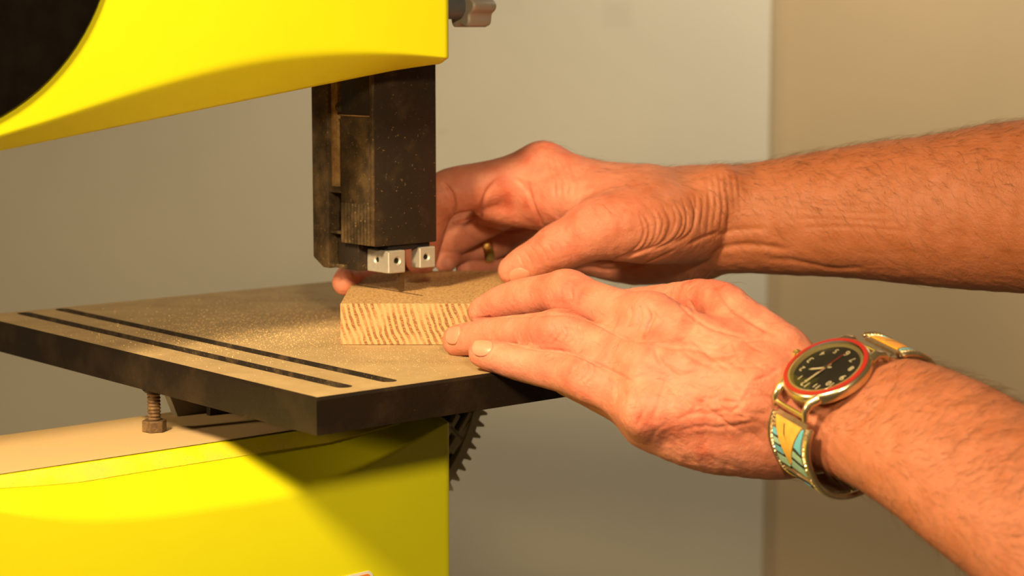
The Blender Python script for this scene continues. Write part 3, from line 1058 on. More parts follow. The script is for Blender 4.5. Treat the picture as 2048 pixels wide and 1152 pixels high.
# ------------------------------------------------------------------ skin
def make_skin():
    m, nt, b = mat_new('skin')
    at_ = N(nt, 'ShaderNodeAttribute'); at_.attribute_name = 'red'
    tn = N(nt, 'ShaderNodeAttribute'); tn.attribute_name = 'tan'
    c = coords(nt)
    f1 = noise(nt, c, 90, 4, 0.6)
    f2 = noise(nt, c, 420, 3, 0.6)
    base = ramp(nt, f1, [(0.3, (0.60, 0.205, 0.125)), (0.7, (0.69, 0.270, 0.175))])
    redc = mixc(nt, at_.outputs['Fac'], base, (0.58, 0.120, 0.072))
    tanc = mixc(nt, math_n(nt, 'MULTIPLY', tn.outputs['Fac'], 0.92), redc, (0.35, 0.108, 0.034))
    fre = ramp(nt, f2, [(0.60, (0, 0, 0)), (0.72, (1, 1, 1))])
    col = mixc(nt, math_n(nt, 'MULTIPLY', fre, 0.25), tanc, (0.36, 0.12, 0.055))
    nt.links.new(col, b.inputs['Base Color'])
    b.inputs['Roughness'].default_value = 0.50
    b.inputs['Specular IOR Level'].default_value = 0.35
    b.inputs['Subsurface Weight'].default_value = 0.25
    b.inputs['Subsurface Radius'].default_value = (1.0, 0.35, 0.2)
    b.inputs['Subsurface Scale'].default_value = 0.003
    # fine skin relief
    vo = N(nt, 'ShaderNodeTexVoronoi', feature='DISTANCE_TO_EDGE')
    vo.inputs['Scale'].default_value = 780
    wc = N(nt, 'ShaderNodeVectorMath', operation='MULTIPLY_ADD')
    nz = N(nt, 'ShaderNodeTexNoise'); nz.inputs['Scale'].default_value = 300
    nt.links.new(c, nz.inputs['Vector']); nt.links.new(nz.outputs['Color'], wc.inputs[0])
    wc.inputs[1].default_value = (0.0016,) * 3
    nt.links.new(c, wc.inputs[2]); nt.links.new(wc.outputs[0], vo.inputs['Vector'])
    cells = ramp(nt, vo.outputs['Distance'], [(0.0, (0, 0, 0)), (0.12, (1, 1, 1))])
    h = math_n(nt, 'ADD', math_n(nt, 'MULTIPLY', cells, 0.10), math_n(nt, 'MULTIPLY', noise(nt, c, 300, 5, 0.62), 1.5))
    bump(nt, b, h, 0.55, 0.0008)
    return m
M['skin'] = make_skin()
M['nail'] = simple('fingernail', (0.62, 0.252, 0.158), 0.4, var=0.04, vscale=300)
M['hair'] = simple('arm_hair', (0.13, 0.065, 0.025), 0.45, var=0.2)

HRES = 0.0013
WATCH_D = 0.897
def sculpt(fld, grooves, reds, tanfun, relief, seed):
    V, Q = fld.mesh()
    V = relax(V, Q, 2)
    bvh = BVHTree.FromPolygons(V.tolist(), Q.tolist())
    V, Q = subdiv(V, Q)
    Nn = normals(V, Q)
    def hit(px, py):
        d = ray(px, py); d = d / np.linalg.norm(d)
        r = bvh.ray_cast(Vector(CAMP), Vector(d), 3.0)
        return None if r[0] is None else np.array(r[0])
    disp = np.zeros(len(V))
    for (poly, depth, width) in grooves:
        pts = []
        poly = [np.array(p, float) for p in poly]
        if len(poly) > 2:
            PQ = [2 * poly[0] - poly[1]] + poly + [2 * poly[-1] - poly[-2]]
            fine = []
            for i in range(1, len(PQ) - 2):
                p0, p1, p2, p3 = PQ[i - 1:i + 3]
                for t in np.linspace(0, 1, 6, endpoint=False):
                    fine.append(0.5 * ((2 * p1) + (p2 - p0) * t + (2 * p0 - 5 * p1 + 4 * p2 - p3) * t * t + (3 * p1 - p0 - 3 * p2 + p3) * t ** 3))
            fine.append(poly[-1]); poly = fine
        tot = sum(np.linalg.norm(b - a) for a, b in zip(poly[:-1], poly[1:])); run = 0
        smp, fds = [], []
        for a, b in zip(poly[:-1], poly[1:]):
            L = np.linalg.norm(b - a); n = max(2, int(L / 2.0))
            for t in np.linspace(0, 1, n, endpoint=False):
                s = (run + L * t) / tot
                h = hit(*(a + (b - a) * t))
                if h is None: continue
                fade = min(1, s / 0.18, (1 - s) / 0.18) ** 0.7 if s < 1 else 0
                smp.append(h); fds.append(fade)
            run += L
        if not smp: continue
        smp = np.array(smp); fds = np.array(fds); R = width * 2.6
        near = np.flatnonzero(((V > smp.min(0) - R) & (V < smp.max(0) + R)).all(1))
        if len(near) == 0: continue
        W = V[near]
        k = np.zeros(len(near))
        for c0 in range(0, len(smp), 12):
            d2 = ((W[:, None, :] - smp[None, c0:c0 + 12]) ** 2).sum(2)
            k = np.maximum(k, (np.exp(-d2 / width ** 2) * fds[None, c0:c0 + 12]).max(1))
        disp[near] -= depth * k
    disp += relief(V, Nn)
    V2 = V + Nn * disp[:, None]
    red = np.zeros(len(V))
    for (p, r, amt) in reds:
        h = hit(*p)
        if h is None: continue
        d = np.linalg.norm(V - h, axis=1)
        red = np.maximum(red, amt * np.exp(-(d / r) ** 2))
    blot = fbm(V, 260, seed, 3)
    red = np.clip(red * (0.95 + 0.6 * blot) + np.clip(blot - 0.15, 0, 1) * 0.40, 0, 1)
    tan = np.clip(tanfun(V) + 0.10 * blot, 0, 1)
    me = np_mesh('arm', V2, Q)
    for nme, arr in (('red', red), ('tan', tan)):
        a = me.attributes.new(nme, 'FLOAT', 'POINT'); a.data.foreach_set('value', arr.astype(np.float32))
    me.materials.append(M['skin'])
    me.shade_smooth()
    return me, V2, Q, bvh, hit

def bounds(chains, m=0.008):
    P = np.concatenate([np.array([p[0] for p in c]) for c in chains]); R = np.concatenate([np.array([p[1] for p in c]) for c in chains])
    return (P - R[:, None]).min(0) - m, (P + R[:, None]).max(0) + m

person = empty('person', at(2300, 800, 0.95), "person's two bare hairy forearms reaching in from the right, hands steadying the wood block", 'person')

# ---------------- the near (left) hand and forearm
nd = vdir(-0.15, -0.45, 0.88)               # back of the hand
nw = vdir(-0.28, -0.62, 0.72)               # back of the wrist
L_idx = spline([J(966, 624, 1.050, 31), J(1016, 603, 1.038, 38), J(1075, 592, 1.020, 41), J(1130, 588, 1.002, 43), J(1205, 612, 0.985, 44), J(1300, 645, 0.962, 50)])
L_mid = spline([J(916, 681, 1.043, 32), J(985, 671, 1.022, 36), J(1050, 667, 1.001, 39), J(1115, 667, 0.978, 43), J(1205, 696, 0.963, 44), J(1305, 735, 0.945, 52)])
L_rng = spline([J(966, 706, 0.992, 30), J(1025, 722, 0.984, 36), J(1095, 737, 0.974, 40), J(1168, 755, 0.962, 44), J(1230, 783, 0.950, 46), J(1300, 815, 0.938, 50)])
L_pky = spline([J(1130, 765, 0.985, 26), J(1165, 778, 0.972, 30), J(1215, 800, 0.968, 34), J(1300, 838, 0.957, 42)])
L_thb = spline([J(1190, 622, 1.045, 30), J(1260, 612, 1.030, 36), J(1330, 606, 1.010, 38), J(1428, 604, 0.975, 45), J(1490, 650, 0.950, 52), J(1560, 705, 0.932, 60)])
def meta(a, b): return spline([a, J((a_px := 0), 0, 1, 1), b]) if False else spline([a, b], 3)
L_m1 = spline([J(1300, 645, 0.962, 50), J(1420, 690, 0.940, 52), J(1570, 755, 0.928, 56)])
L_m2 = spline([J(1305, 735, 0.945, 51), J(1430, 755, 0.930, 56), J(1590, 790, 0.923, 60)])
L_m3 = spline([J(1300, 815, 0.940, 48), J(1430, 822, 0.928, 58), J(1590, 818, 0.923, 60)])
L_m4 = spline([J(1300, 838, 0.955, 42), J(1420, 856, 0.939, 60), J(1590, 842, 0.925, 60)])
L_hyp = spline([J(1305, 845, 0.950, 46), J(1390, 868, 0.945, 60), J(1450, 881, 0.943, 66), J(1565, 887, 0.938, 72), J(1635, 866, 0.932, 68)])
L_palm = spline([J(1340, 760, 0.985, 60), J(1480, 770, 0.965, 76), J(1600, 790, 0.948, 78)])
L_arm = spline([J(1590, 808, 0.932, 108), J(1680, 825, 0.915, 130), J(1790, 852, 0.892, 152), J(1900, 910, 0.868, 168), J(2010, 985, 0.846, 180), J(2250, 1140, 0.80, 205), J(2480, 1290, 0.76, 215), J(2580, 1350, 0.74, 190)])
wn = vdir(-0.384, -0.787, 0.482)
wu = vdir(0.899, -0.438, 0.0)                     # six o'clock
wx = np.cross(-wu, wn); wx /= np.linalg.norm(wx)  # three o'clock, towards the hand
wm = -wx
_c, _s = math.cos(math.radians(17)), math.sin(math.radians(17))
wu, wm = wu * _c - wm * _s, wm * _c + wu * _s
wx = -wm
wc = at(1660, 754, WATCH_D)                     # centre of the case bottom
BA, BB = 0.0380, 0.0275
cwr = wc + wn * (0.001 - BB) + wu * 0.0055
allc = [L_idx, L_mid, L_rng, L_pky, L_thb, L_m1, L_hyp, L_palm, L_arm]
lo, hi = bounds(allc)
F = Field(lo, hi, HRES)
F.add(L_arm, 0.004, (nw, 0.74))
F.add(L_palm, 0.016, (nd, 0.8))
for c_ in (L_m1, L_m2, L_m3, L_m4): F.add(c_, 0.012)
F.add(L_hyp, 0.014)
F.add(spline([J(1335, 846, 0.941, 44), J(1450, 862, 0.931, 58), J(1570, 864, 0.926, 62)]), 0.012)
F.add(L_thb, 0.010)
for ch in (L_pky, L_rng, L_mid, L_idx):
    F.add(ch, blend_at=(ch[-1][0], 0.010, 0.0007, 0.018, 0.040))
# knuckle heads and tendons
for (p, d, r) in (((1132, 584), 0.998, 38), ((1117, 663), 0.974, 38), ((1172, 752), 0.957, 39)):
    c0 = J(p[0], p[1], d, r); F.add([c0, (c0[0] + 1e-4, c0[1])], 0.009)
for a, b in ((((1300, 640), 0.9545), ((1545, 745), 0.912)), (((1305, 732), 0.937), ((1560, 780), 0.902)), (((1290, 820), 0.928), ((1560, 815), 0.902))):
    F.add(spline([J(*a[0], a[1], 46), J(*(0.5 * (np.array(a[0]) + np.array(b[0]))), 0.5 * (a[1] + b[1]) + 0.001, 30), J(*b[0], b[1], 30)], 4), 0.010)

i0, i1 = F.window(cwr - 0.075, cwr + 0.075)
X, Y, Z = F.axes(i0, i1)
X = X[:, None, None] - cwr[0]; Y = Y[None, :, None] - cwr[1]; Z = Z[None, None, :] - cwr[2]
pu = X * wu[0] + Y * wu[1] + Z * wu[2]; pn = X * wn[0] + Y * wn[1] + Z * wn[2]; pm = X * wm[0] + Y * wm[1] + Z * wm[2]
de = (((np.abs(pu) / BA) ** 2.5 + (np.abs(pn) / BB) ** 2.5) ** 0.4 - 1) * 0.030 + 0.0014 - np.maximum(np.abs(pm) - 0.0125, 0) * 2.2 - np.maximum(np.abs(pm) - 0.020, 0) * 6 - np.maximum(-pu - BA - 0.001, 0) * 1.6
sl = tuple(slice(p, q) for p, q in zip(i0, i1))
A_ = F.f[sl]; k = 0.007
hh = np.maximum(k - np.abs(A_ - de), 0) / k
F.f[sl] = np.maximum(A_, de) + hh * hh * k * 0.25

Lg = []
def G(pts, depth=0.5, w=0.9): Lg.append((pts, depth * 1.25e-3, w * 0.95e-3))
def c5(*pts): return [(860 + x / 2.88, 530 + y / 2.88) for x, y in pts]
# crossings of the knuckles, folds of the back of the hand
for k, x in enumerate((690, 730, 775, 815, 850)): G(c5((x, 330 + 6 * k), (x + 28, 375 + 8 * k), (x - 8, 440 + 5 * k)), 0.35, 0.8)
for k, x in enumerate((830, 865, 900, 935)): G(c5((x + 10, 520 + 14 * k), (x + 22, 580 + 14 * k), (x - 40, 650 + 14 * k)), 0.4, 0.9)
for k, x in enumerate((1000, 1040, 1085)): G(c5((x, 640 + 22 * k), (x + 40, 700 + 25 * k), (x + 20, 790 + 20 * k)), 0.3, 1.1)
for k, x in enumerate((690, 740, 800)): G(c5((x, 130 - 20 * k), (x + 20, 190), (x - 4, 250)), 0.18, 0.9)
G(c5((1260, 230), (1285, 290), (1250, 370), (1240, 430)), 1.0, 1.2)
G(c5((1200, 230), (1215, 300), (1190, 380)), 0.5, 1.2)
G(c5((1150, 220), (1160, 290), (1130, 370)), 0.45, 1.2)
G(c5((1290, 480), (1340, 570), (1440, 650)), 0.7, 1.3)
G(c5((1160, 700), (1180, 760), (1150, 840)), 0.8, 1.4)
G(c5((1200, 760), (1230, 830), (1190, 930)), 0.5, 1.3)
G(c5((1370, 640), (1330, 760), (1280, 900)), 0.4, 1.3)
G(c5((1640, 100), (1700, 200), (1800, 290), (1990, 400)), 1.0, 1.6)
G(c5((1430, 210), (1500, 280), (1620, 360), (1820, 420)), 0.7, 1.4)
G(c5((1490, 200), (1530, 300), (1500, 360)), 0.5, 1.1)
G(c5((1290, 460), (1420, 480), (1560, 490), (1700, 540)), 0.5, 1.4)
G(c5((1380, 800), (1460, 770), (1560, 790), (1700, 740)), 0.5, 1.4)
G(c5((1400, 900), (1520, 860), (1640, 850), (1780, 820)), 0.45, 1.4)
G(c5((1440, 960), (1560, 930), (1700, 935), (1900, 900)), 0.45, 1.4)
G(c5((1260, 1040), (1300, 960), (1380, 900)), 0.2, 1.3)
for k in range(44):
    r = np.random.default_rng(50 + k)
    x0, y0 = 1330 + 560 * r.random(), 420 + 480 * r.random(); a = r.normal(0.25, 0.5)
    Lx = 60 + 90 * r.random()
    G(c5((x0, y0), (x0 + Lx * math.cos(a), y0 + Lx * math.sin(a) + 12), (x0 + 2 * Lx * math.cos(a), y0 + 2 * Lx * math.sin(a))), 0.18 + 0.2 * r.random(), 0.8 + 0.5 * r.random())
# where fingers lie against each other
G([(938, 638), (1040, 632), (1130, 629), (1190, 646), (1255, 678), (1312, 684)], 0.9, 0.9)
G([(992, 680), (1068, 697), (1148, 708), (1221, 742), (1272, 767)], 0.9, 0.9)
# wrist creases and hollows of the forearm
G([(1800, 730), (1770, 790), (1700, 860)], 0.5, 2.0)
Lr = [((1130, 560), 0.016, 0.55), ((1110, 660), 0.015, 0.6), ((1165, 745), 0.015, 0.55), ((1420, 570), 0.020, 0.8), ((1480, 640), 0.02, 0.5), ((1300, 640), 0.02, 0.5),
      ((1330, 730), 0.02, 0.5), ((1300, 820), 0.018, 0.5), ((1400, 830), 0.02, 0.55), ((1500, 720), 0.02, 0.45), ((1000, 625), 0.012, 0.3), ((1580, 920), 0.02, 0.35)]
armP = np.array([p[0] for p in L_arm]); armdir = armP[-8] - armP[0]
ax_l = np.array(at(1620, 812, 0.923)); dir_l = at(2010, 985, 0.846) - ax_l; len_l = np.linalg.norm(dir_l); dir_l = dir_l / len_l
def s_l(V): return ((V - ax_l) @ dir_l) / len_l
def smooth01(x): x = np.clip(x, 0, 1); return x * x * (3 - 2 * x)
fing_l = at(1150, 660, 0.98)
def tan_l(V): return 0.75 * smooth01((s_l(V) + 0.45) / 0.9)
def relief_l(V, Nn):
    s = s_l(V)
    hand = smooth01((0.05 - s) / 0.3)
    back = smooth01((V[:, 0] - at(1250, 0, 0.95)[0]) / 0.03) * hand
    return 0.00026 * fbm(V, 520, 3, 3) * (0.3 + 0.7 * back) + 0.00055 * fbm(V, 170, 5, 2) * (0.2 + 0.8 * back) + 0.0005 * fbm(V, 60, 9, 2) * (1 - hand) * 0.6
me, VL, QL, bvhL, hitL = sculpt(F, Lg, Lr, tan_l, relief_l, 11)
armL = bpy.data.objects.new('arm', me); link(armL, person)
armL['label'] = 'left forearm and hand with wristwatch, fingers flat against the block'

# ---------------- the far (right) hand and forearm
R_idx = spline([J(842, 520, 1.215, 31), J(850, 470, 1.205, 38), J(868, 408, 1.195, 44), J(905, 382, 1.190, 47), J(985, 368, 1.190, 48), J(1085, 344, 1.190, 53)])
R_mid = spline([J(691, 564, 1.160, 27), J(712, 552, 1.205, 33), J(775, 532, 1.238, 36), J(855, 500, 1.246, 38), J(945, 448, 1.240, 42), J(1010, 410, 1.232, 45), J(1080, 372, 1.225, 48)])
R_rng = spline([J(891, 524, 1.240, 22), J(905, 505, 1.252, 27), J(932, 496, 1.262, 30), J(985, 486, 1.266, 33), J(1040, 450, 1.262, 38), J(1085, 410, 1.255, 44)])
R_pky = spline([J(932, 538, 1.262, 20), J(965, 530, 1.272, 24), J(1010, 514, 1.282, 28), J(1060, 480, 1.282, 32), J(1100, 440, 1.278, 38)])
R_thb = spline([J(1024, 540, 1.158, 29), J(1055, 525, 1.155, 38), J(1105, 502, 1.150, 44), J(1150, 480, 1.145, 52), J(1200, 456, 1.142, 64), J(1290, 450, 1.150, 78), J(1375, 440, 1.170, 88)])
R_m1 = spline([J(1085, 344, 1.190, 53), J(1200, 374, 1.185, 52), J(1390, 420, 1.182, 80)])
R_m2 = spline([J(1080, 372, 1.225, 48), J(1210, 385, 1.22, 52), J(1390, 425, 1.20, 82)])
R_m3 = spline([J(1085, 410, 1.255, 44), J(1220, 410, 1.245, 52), J(1390, 440, 1.215, 84)])
R_m4 = spline([J(1100, 440, 1.278, 40), J(1230, 450, 1.262, 55), J(1390, 450, 1.22, 84)])
R_pad = spline([J(985, 402, 1.197, 42), J(1045, 404, 1.199, 52), J(1130, 410, 1.195, 55)])
R_hyp = spline([J(1150, 500, 1.245, 45), J(1270, 512, 1.225, 58), J(1390, 495, 1.205, 68)])
R_arm = spline([J(1385, 438, 1.196, 100), J(1430, 440, 1.188, 107), J(1520, 436, 1.18, 113), J(1700, 425, 1.162, 134), J(1880, 421, 1.14, 154), J(2048, 413, 1.12, 175), J(2350, 405, 1.07, 195), J(2600, 410, 1.03, 185)])
allc = [R_idx, R_mid, R_rng, R_pky, R_thb, R_m1, R_m4, R_hyp, R_arm]
lo, hi = bounds(allc)
F = Field(lo, hi, HRES)
F.add(R_arm, 0.004, (vdir(0.0, -0.25, 0.97), 0.88))
for c_ in (R_m1, R_m2, R_m3, R_m4): F.add(c_, 0.010)
F.add(R_hyp, 0.014)
F.add(R_pad, 0.016)
F.add(spline([J(1105, 392, 1.180, 48), J(1180, 402, 1.168, 56), J(1290, 412, 1.166, 68)]), 0.018)
F.add(R_thb, blend_at=(R_thb[-6][0], 0.014, 0.002, 0.020, 0.05))
for ch in (R_pky, R_rng, R_mid, R_idx):
    F.add(ch, blend_at=(ch[-1][0], 0.009, 0.0007, 0.018, 0.038))
c0 = J(1086, 332, 1.188, 42); F.add([c0, (c0[0] + 1e-4, c0[1])], 0.006)
c0 = J(1108, 496, 1.142, 36); F.add([c0, (c0[0] + 1e-4, c0[1])], 0.010)
c0 = J(1440, 385, 1.165, 52); F.add([c0, (c0[0] + 1e-4, c0[1])], 0.014)
Lg = []
def c3(*pts): return [(850 + x / 3.388, 260 + y / 3.388) for x, y in pts]
# the fan of folds over the base of the thumb
rj = np.random.default_rng(77)
for k in range(9):
    j = lambda q: rj.normal(0, q)
    G(c3((1450 + 42 * k + j(10), 560 - 14 * k), (1490 + 42 * k + j(8), 690 - 14 * k + j(8)), (1400 + 48 * k + j(6), 835 - 16 * k), (1140 + 62 * k + j(14), 928 - 16 * k + j(6))), 0.34 + 0.26 * rj.random(), 1.0 + 0.4 * rj.random())
for k in range(7):
    x = 560 + 55 * k; y = 850 - 12 * k
    G(c3((x + 40, y - 40), (x + 85, y + 20), (x + 120, y + 110)), 0.28, 0.8)
for k in range(4):
    G(c3((840 + 45 * k, 190 + 8 * k), (870 + 48 * k, 330), (880 + 40 * k, 480 - 10 * k)), 0.45, 1.4)
G(c3((690, 350), (720, 480), (790, 650)), 1.1, 1.8)
G(c3((600, 320), (660, 370), (700, 440)), 0.5, 1.5)
G(c3((480, 340), (420, 420), (385, 520), (360, 640)), 1.2, 1.3)
G(c3((120, 350), (180, 430), (200, 520), (185, 600)), 1.6, 1.2)
G(c3((190, 628), (290, 610), (370, 560)), 1.6, 1.2)
G(c3((365, 640), (500, 690), (650, 680), (800, 686)), 1.8, 1.4)
for k in range(6):
    x = 1830 + 45 * k
    G(c3((x, 420 + 30 * (k % 2)), (x + 8, 520), (x - 10, 650 + 30 * (k % 3))), 0.45, 1.2)
G(c3((1780, 780), (1860, 740), (1990, 690)), 0.8, 1.6)
def cf(*pts): return [(1300 + x / 2.738, 220 + y / 2.738) for x, y in pts]
G(cf((330, 790), (420, 750), (560, 740), (760, 765)), 1.0, 2.4)
G(cf((340, 700), (460, 660), (640, 650)), 0.6, 2.0)
G(cf((600, 810), (800, 830), (1000, 870), (1200, 860)), 0.7, 2.6)
for k in range(5): G(cf((640 + 40 * k, 430 + 55 * k), (900 + 50 * k, 480 + 40 * k), (1200 + 60 * k, 470 + 50 * k)), 0.22, 1.4)
for k in range(6): G(cf((300 + 36 * k, 330), (320 + 34 * k, 430), (345 + 30 * k, 560)), 0.35, 1.3)
G([(1145, 541), (1180, 534), (1225, 540), (1300, 524), (1350, 500)], 1.0, 1.5)
Lr = [((1090, 300), 0.018, 0.5), ((1180, 420), 0.022, 0.3), ((1130, 470), 0.02, 0.3), ((1060, 420), 0.02, 0.45), ((1260, 400), 0.02, 0.45), ((1469, 350), 0.004, 1.0), ((1469, 352), 0.0016, 1.0), ((1000, 400), 0.02, 0.5)]
ax_r = np.array(at(1400, 440, 1.195)); dir_r = at(2048, 413, 1.12) - ax_r; len_r = np.linalg.norm(dir_r); dir_r = dir_r / len_r
def s_r(V): return ((V - ax_r) @ dir_r) / len_r
def tan_r(V): return 0.15 + 0.75 * smooth01((s_r(V) + 0.35) / 0.6)
def relief_r(V, Nn):
    s = s_r(V)
    hand = smooth01((0.05 - s) / 0.2)
    return 0.00018 * fbm(V, 420, 13, 3) + 0.00035 * fbm(V, 150, 15, 2) * hand + 0.0005 * fbm(V, 60, 19, 2) * (1 - hand)
me, VR, QR, bvhR, hitR = sculpt(F, Lg, Lr, tan_r, relief_r, 21)
armR = bpy.data.objects.new('arm', me); link(armR, person)
armR['label'] = 'right forearm and hand curled behind the block, thumb pressing its top'
del F

# ---------------- nails
def nail(bvh, px, py, ax_px, half_l, half_w, parent, lift=-0.00010, tilt=0.0):
    """a curved plate laid on the skin: centre pixel, pixel the tip points to, half length and width in metres"""
    d0 = ray(px, py); d0 /= np.linalg.norm(d0)
    r = bvh.ray_cast(Vector(CAMP), Vector(d0), 3.0)
    c, n = np.array(r[0]), np.array(r[1])
    if n @ d0 > 0: n = -n
    d1 = ray(*ax_px); d1 /= np.linalg.norm(d1)
    tip = CAMP + d1 * (np.dot(c - CAMP, n) / np.dot(d1, n)) if abs(d1 @ n) > 0.05 else c + np.array([-1, 0, 0])
    t = tip - c; t -= n * (t @ n); t /= np.linalg.norm(t)
    w = np.cross(n, t)
    bm = NB()
    nu, nv = 14, 14
    grid = []
    for i in range(nu + 1):
        u = -1 + 2 * i / nu
        hw = half_w * (1 - abs(u) ** 3.2 * (0.55 if u < 0 else 0.42))
        row = []
        for j in range(nv + 1):
            v = -1 + 2 * j / nv
            p = c + t * (u * half_l * (1 - 0.18 * v * v)) + w * (v * hw) + n * 0.02
            h = bvh.ray_cast(Vector(p), Vector(-n), 0.05)
            q = np.array(h[0]) if h[0] is not None else p - n * 0.022
            edge = max(abs(u), abs(v))
            q = q + n * (lift + 0.00045 * (1 - edge ** 4) + (0.0006 * max(0, u) ** 3 if u > 0 else -0.0003 * u * u))
            row.append(q)
        grid.append(row)
    Gd = np.array(grid)
    for _ in range(4):
        Gd[1:-1, 1:-1] = 0.2 * (Gd[1:-1, 1:-1] + Gd[:-2, 1:-1] + Gd[2:, 1:-1] + Gd[1:-1, :-2] + Gd[1:-1, 2:])
    vv = [[bm.verts.new(v3(q)) for q in row] for row in Gd]
    for i in range(nu):
        for j in range(nv):
            bm.faces.new((vv[i][j], vv[i + 1][j], vv[i + 1][j + 1], vv[i][j + 1]))
    o = obj('fingernail', bm, M['nail'], parent, angle=None)
    so = o.modifiers.new('t', 'SOLIDIFY'); so.thickness = 0.0005; so.offset = -1
    return o
nail(bvhL, 906, 668, (860, 672), 0.0056, 0.0050, armL)
nail(bvhL, 965, 694, (900, 688), 0.0058, 0.0045, armL)
nail(bvhR, 1040, 553, (990, 570), 0.0066, 0.0052, armR)

# ---------------- hair on the arms
def hairs(bvh, V, Q, weight, flow, count, seed, parent, lmin=0.006, lmax=0.014, label=None):
    r = np.random.default_rng(seed)
    C = V[Q].mean(1)
    fn = np.cross(V[Q[:, 2]] - V[Q[:, 0]], V[Q[:, 3]] - V[Q[:, 1]]); fn /= np.linalg.norm(fn, axis=1)[:, None] + 1e-12
    w = weight(C, fn); w = w / w.sum()
    pick = r.choice(len(C), count, p=w)
    vs_, fs_ = [], []
    for f in pick:
        c = C[f]; n = fn[f]
        g = flow(c, n)
        g = g - n * (g @ n); g = g / (np.linalg.norm(g) + 1e-9)
        g = g + np.cross(n, g) * r.normal(0, 0.35)
        L = lmin + (lmax - lmin) * r.random()
        lift = 0.20 + 0.35 * r.random()
        p = c - n * 0.0003
        side = np.cross(n, g); side /= np.linalg.norm(side)
        pts = []
        S = 5
        for k in range(S):
            t = k / (S - 1)
            q = p + g * (L * t) + n * (L * lift * t * (1.25 - t) + 0.0004 * t) + side * (L * 0.15 * math.sin(3 * t + c[0] * 900)) * t
            pts.append(q)
        base = len(vs_)
        rad0 = 0.000055
        for k, q in enumerate(pts):
            rad = rad0 * (1 - 0.8 * k / (S - 1))
            for a in range(3):
                an = 2.094 * a
                vs_.append(q + side * rad * math.cos(an) + n * rad * math.sin(an))
        for k in range(S - 1):
            for a in range(3):
                b = (a + 1) % 3
                fs_.append((base + 3 * k + a, base + 3 * k + b, base + 3 * k + 3 + b, base + 3 * k + 3 + a))
    me = np_mesh('arm_hair', np.array(vs_), np.array(fs_))
    me.materials.append(M['hair']); me.shade_smooth()
    o = bpy.data.objects.new('arm_hair', me); link(o, parent)
    tag(o, label, kind='stuff')
    return o
watch_c = at(1650, 745, 0.89)
def wl(C, fn):
    s = s_l(C)
    w = smooth01((s + 0.10) / 0.25) * (s < 1.5)
    up = 0.5 + 0.5 * np.clip(fn @ vdir(0.2, -0.8, 0.1), -1, 1)
    hnd = 0.12 * (s > -1.15) * (s < 0.05) * np.clip(fn @ nd, 0, 1)
    return (w * (0.25 + up) + hnd) + 1e-9
def fl_l(c, n): return -dir_l * 0.2 + vdir(0.6, 0.5, 0) * 0.6 + vdir(0.1, -1, 0) * 0.25
hairs(bvhL, VL, QL, wl, fl_l, 3600, 3, armL, label='fine dark arm hair')
def wr(C, fn):
    s = s_r(C)
    w = smooth01((s + 0.05) / 0.2) * (s < 1.4)
    up = np.clip(fn @ vdir(0.0, -1.0, 0.35), -0.2, 1) + 0.25
    hnd = 0.5 * (s > -0.45) * (s < 0.0) * np.clip(fn @ vdir(0, -1, 0.2) - 0.2, 0, 1)
    return w * up + hnd + 1e-9
def fl_r(c, n): return dir_r * 0.55 + vdir(0.15, 0.75, 0) * 0.6
hairs(bvhR, VR, QR, wr, fl_r, 3600, 4, armR, label='fine dark arm hair')

# ------------------------------------------------------------------ gold ring on the far hand
rc_, rr_ = R_rng[-9][0], R_rng[-9][1]
k_ = min(range(len(R_rng)), key=lambda i: np.linalg.norm(R_rng[i][0] - at(972, 489, 1.265)))
rc_ = R_rng[k_][0]; rr_ = R_rng[k_][1]
rt = R_rng[min(k_ + 1, len(R_rng) - 1)][0] - R_rng[k_ - 1][0]; rt /= np.linalg.norm(rt)
bm = NB()
prof = []
for t in np.linspace(0, 2 * math.pi, 16, endpoint=True):
    prof.append((rr_ + 0.0007 + 0.0008 * math.sin(t) , 0.0032 * math.cos(t)))
lathe(bm, rc_, rt, prof, 40)
bmesh.ops.remove_doubles(bm, verts=bm.verts[:], dist=1e-6)
ring_o = obj('finger_ring', bm, M['gold'])
tag(ring_o, 'gold ring on a curled finger of the far hand', 'ring')

# ------------------------------------------------------------------ wristwatch
M['case'] = simple('gold_steel', (0.72, 0.58, 0.34), 0.24, 0.95, var=0.06, vscale=300)
M['silver'] = simple('old_silver', (0.42, 0.33, 0.20), 0.32, 0.9, var=0.12, vscale=400)
M['dial'] = simple('dial_black', (0.016, 0.013, 0.008), 0.5)
M['cream'] = simple('cream_paint', (0.62, 0.52, 0.30), 0.5)
M['chapter'] = simple('chapter_ring', (0.48, 0.38, 0.14), 0.35, 0.5)
M['redring'] = simple('red_enamel', (0.33, 0.02, 0.012), 0.4)
M['yellow_stone'] = simple('yellow_jasper', (0.62, 0.34, 0.055), 0.35, var=0.12, vscale=220)
M['orange_stone'] = simple('orange_jasper', (0.70, 0.30, 0.02), 0.35, var=0.10, vscale=220)
M['turq'] = simple('turquoise', (0.12, 0.42, 0.52), 0.35, var=0.12, vscale=300)
M['mint'] = simple('pale_turquoise', (0.30, 0.50, 0.36), 0.35, var=0.12, vscale=300)
M['jet'] = simple('jet_stone', (0.012, 0.010, 0.010), 0.3)
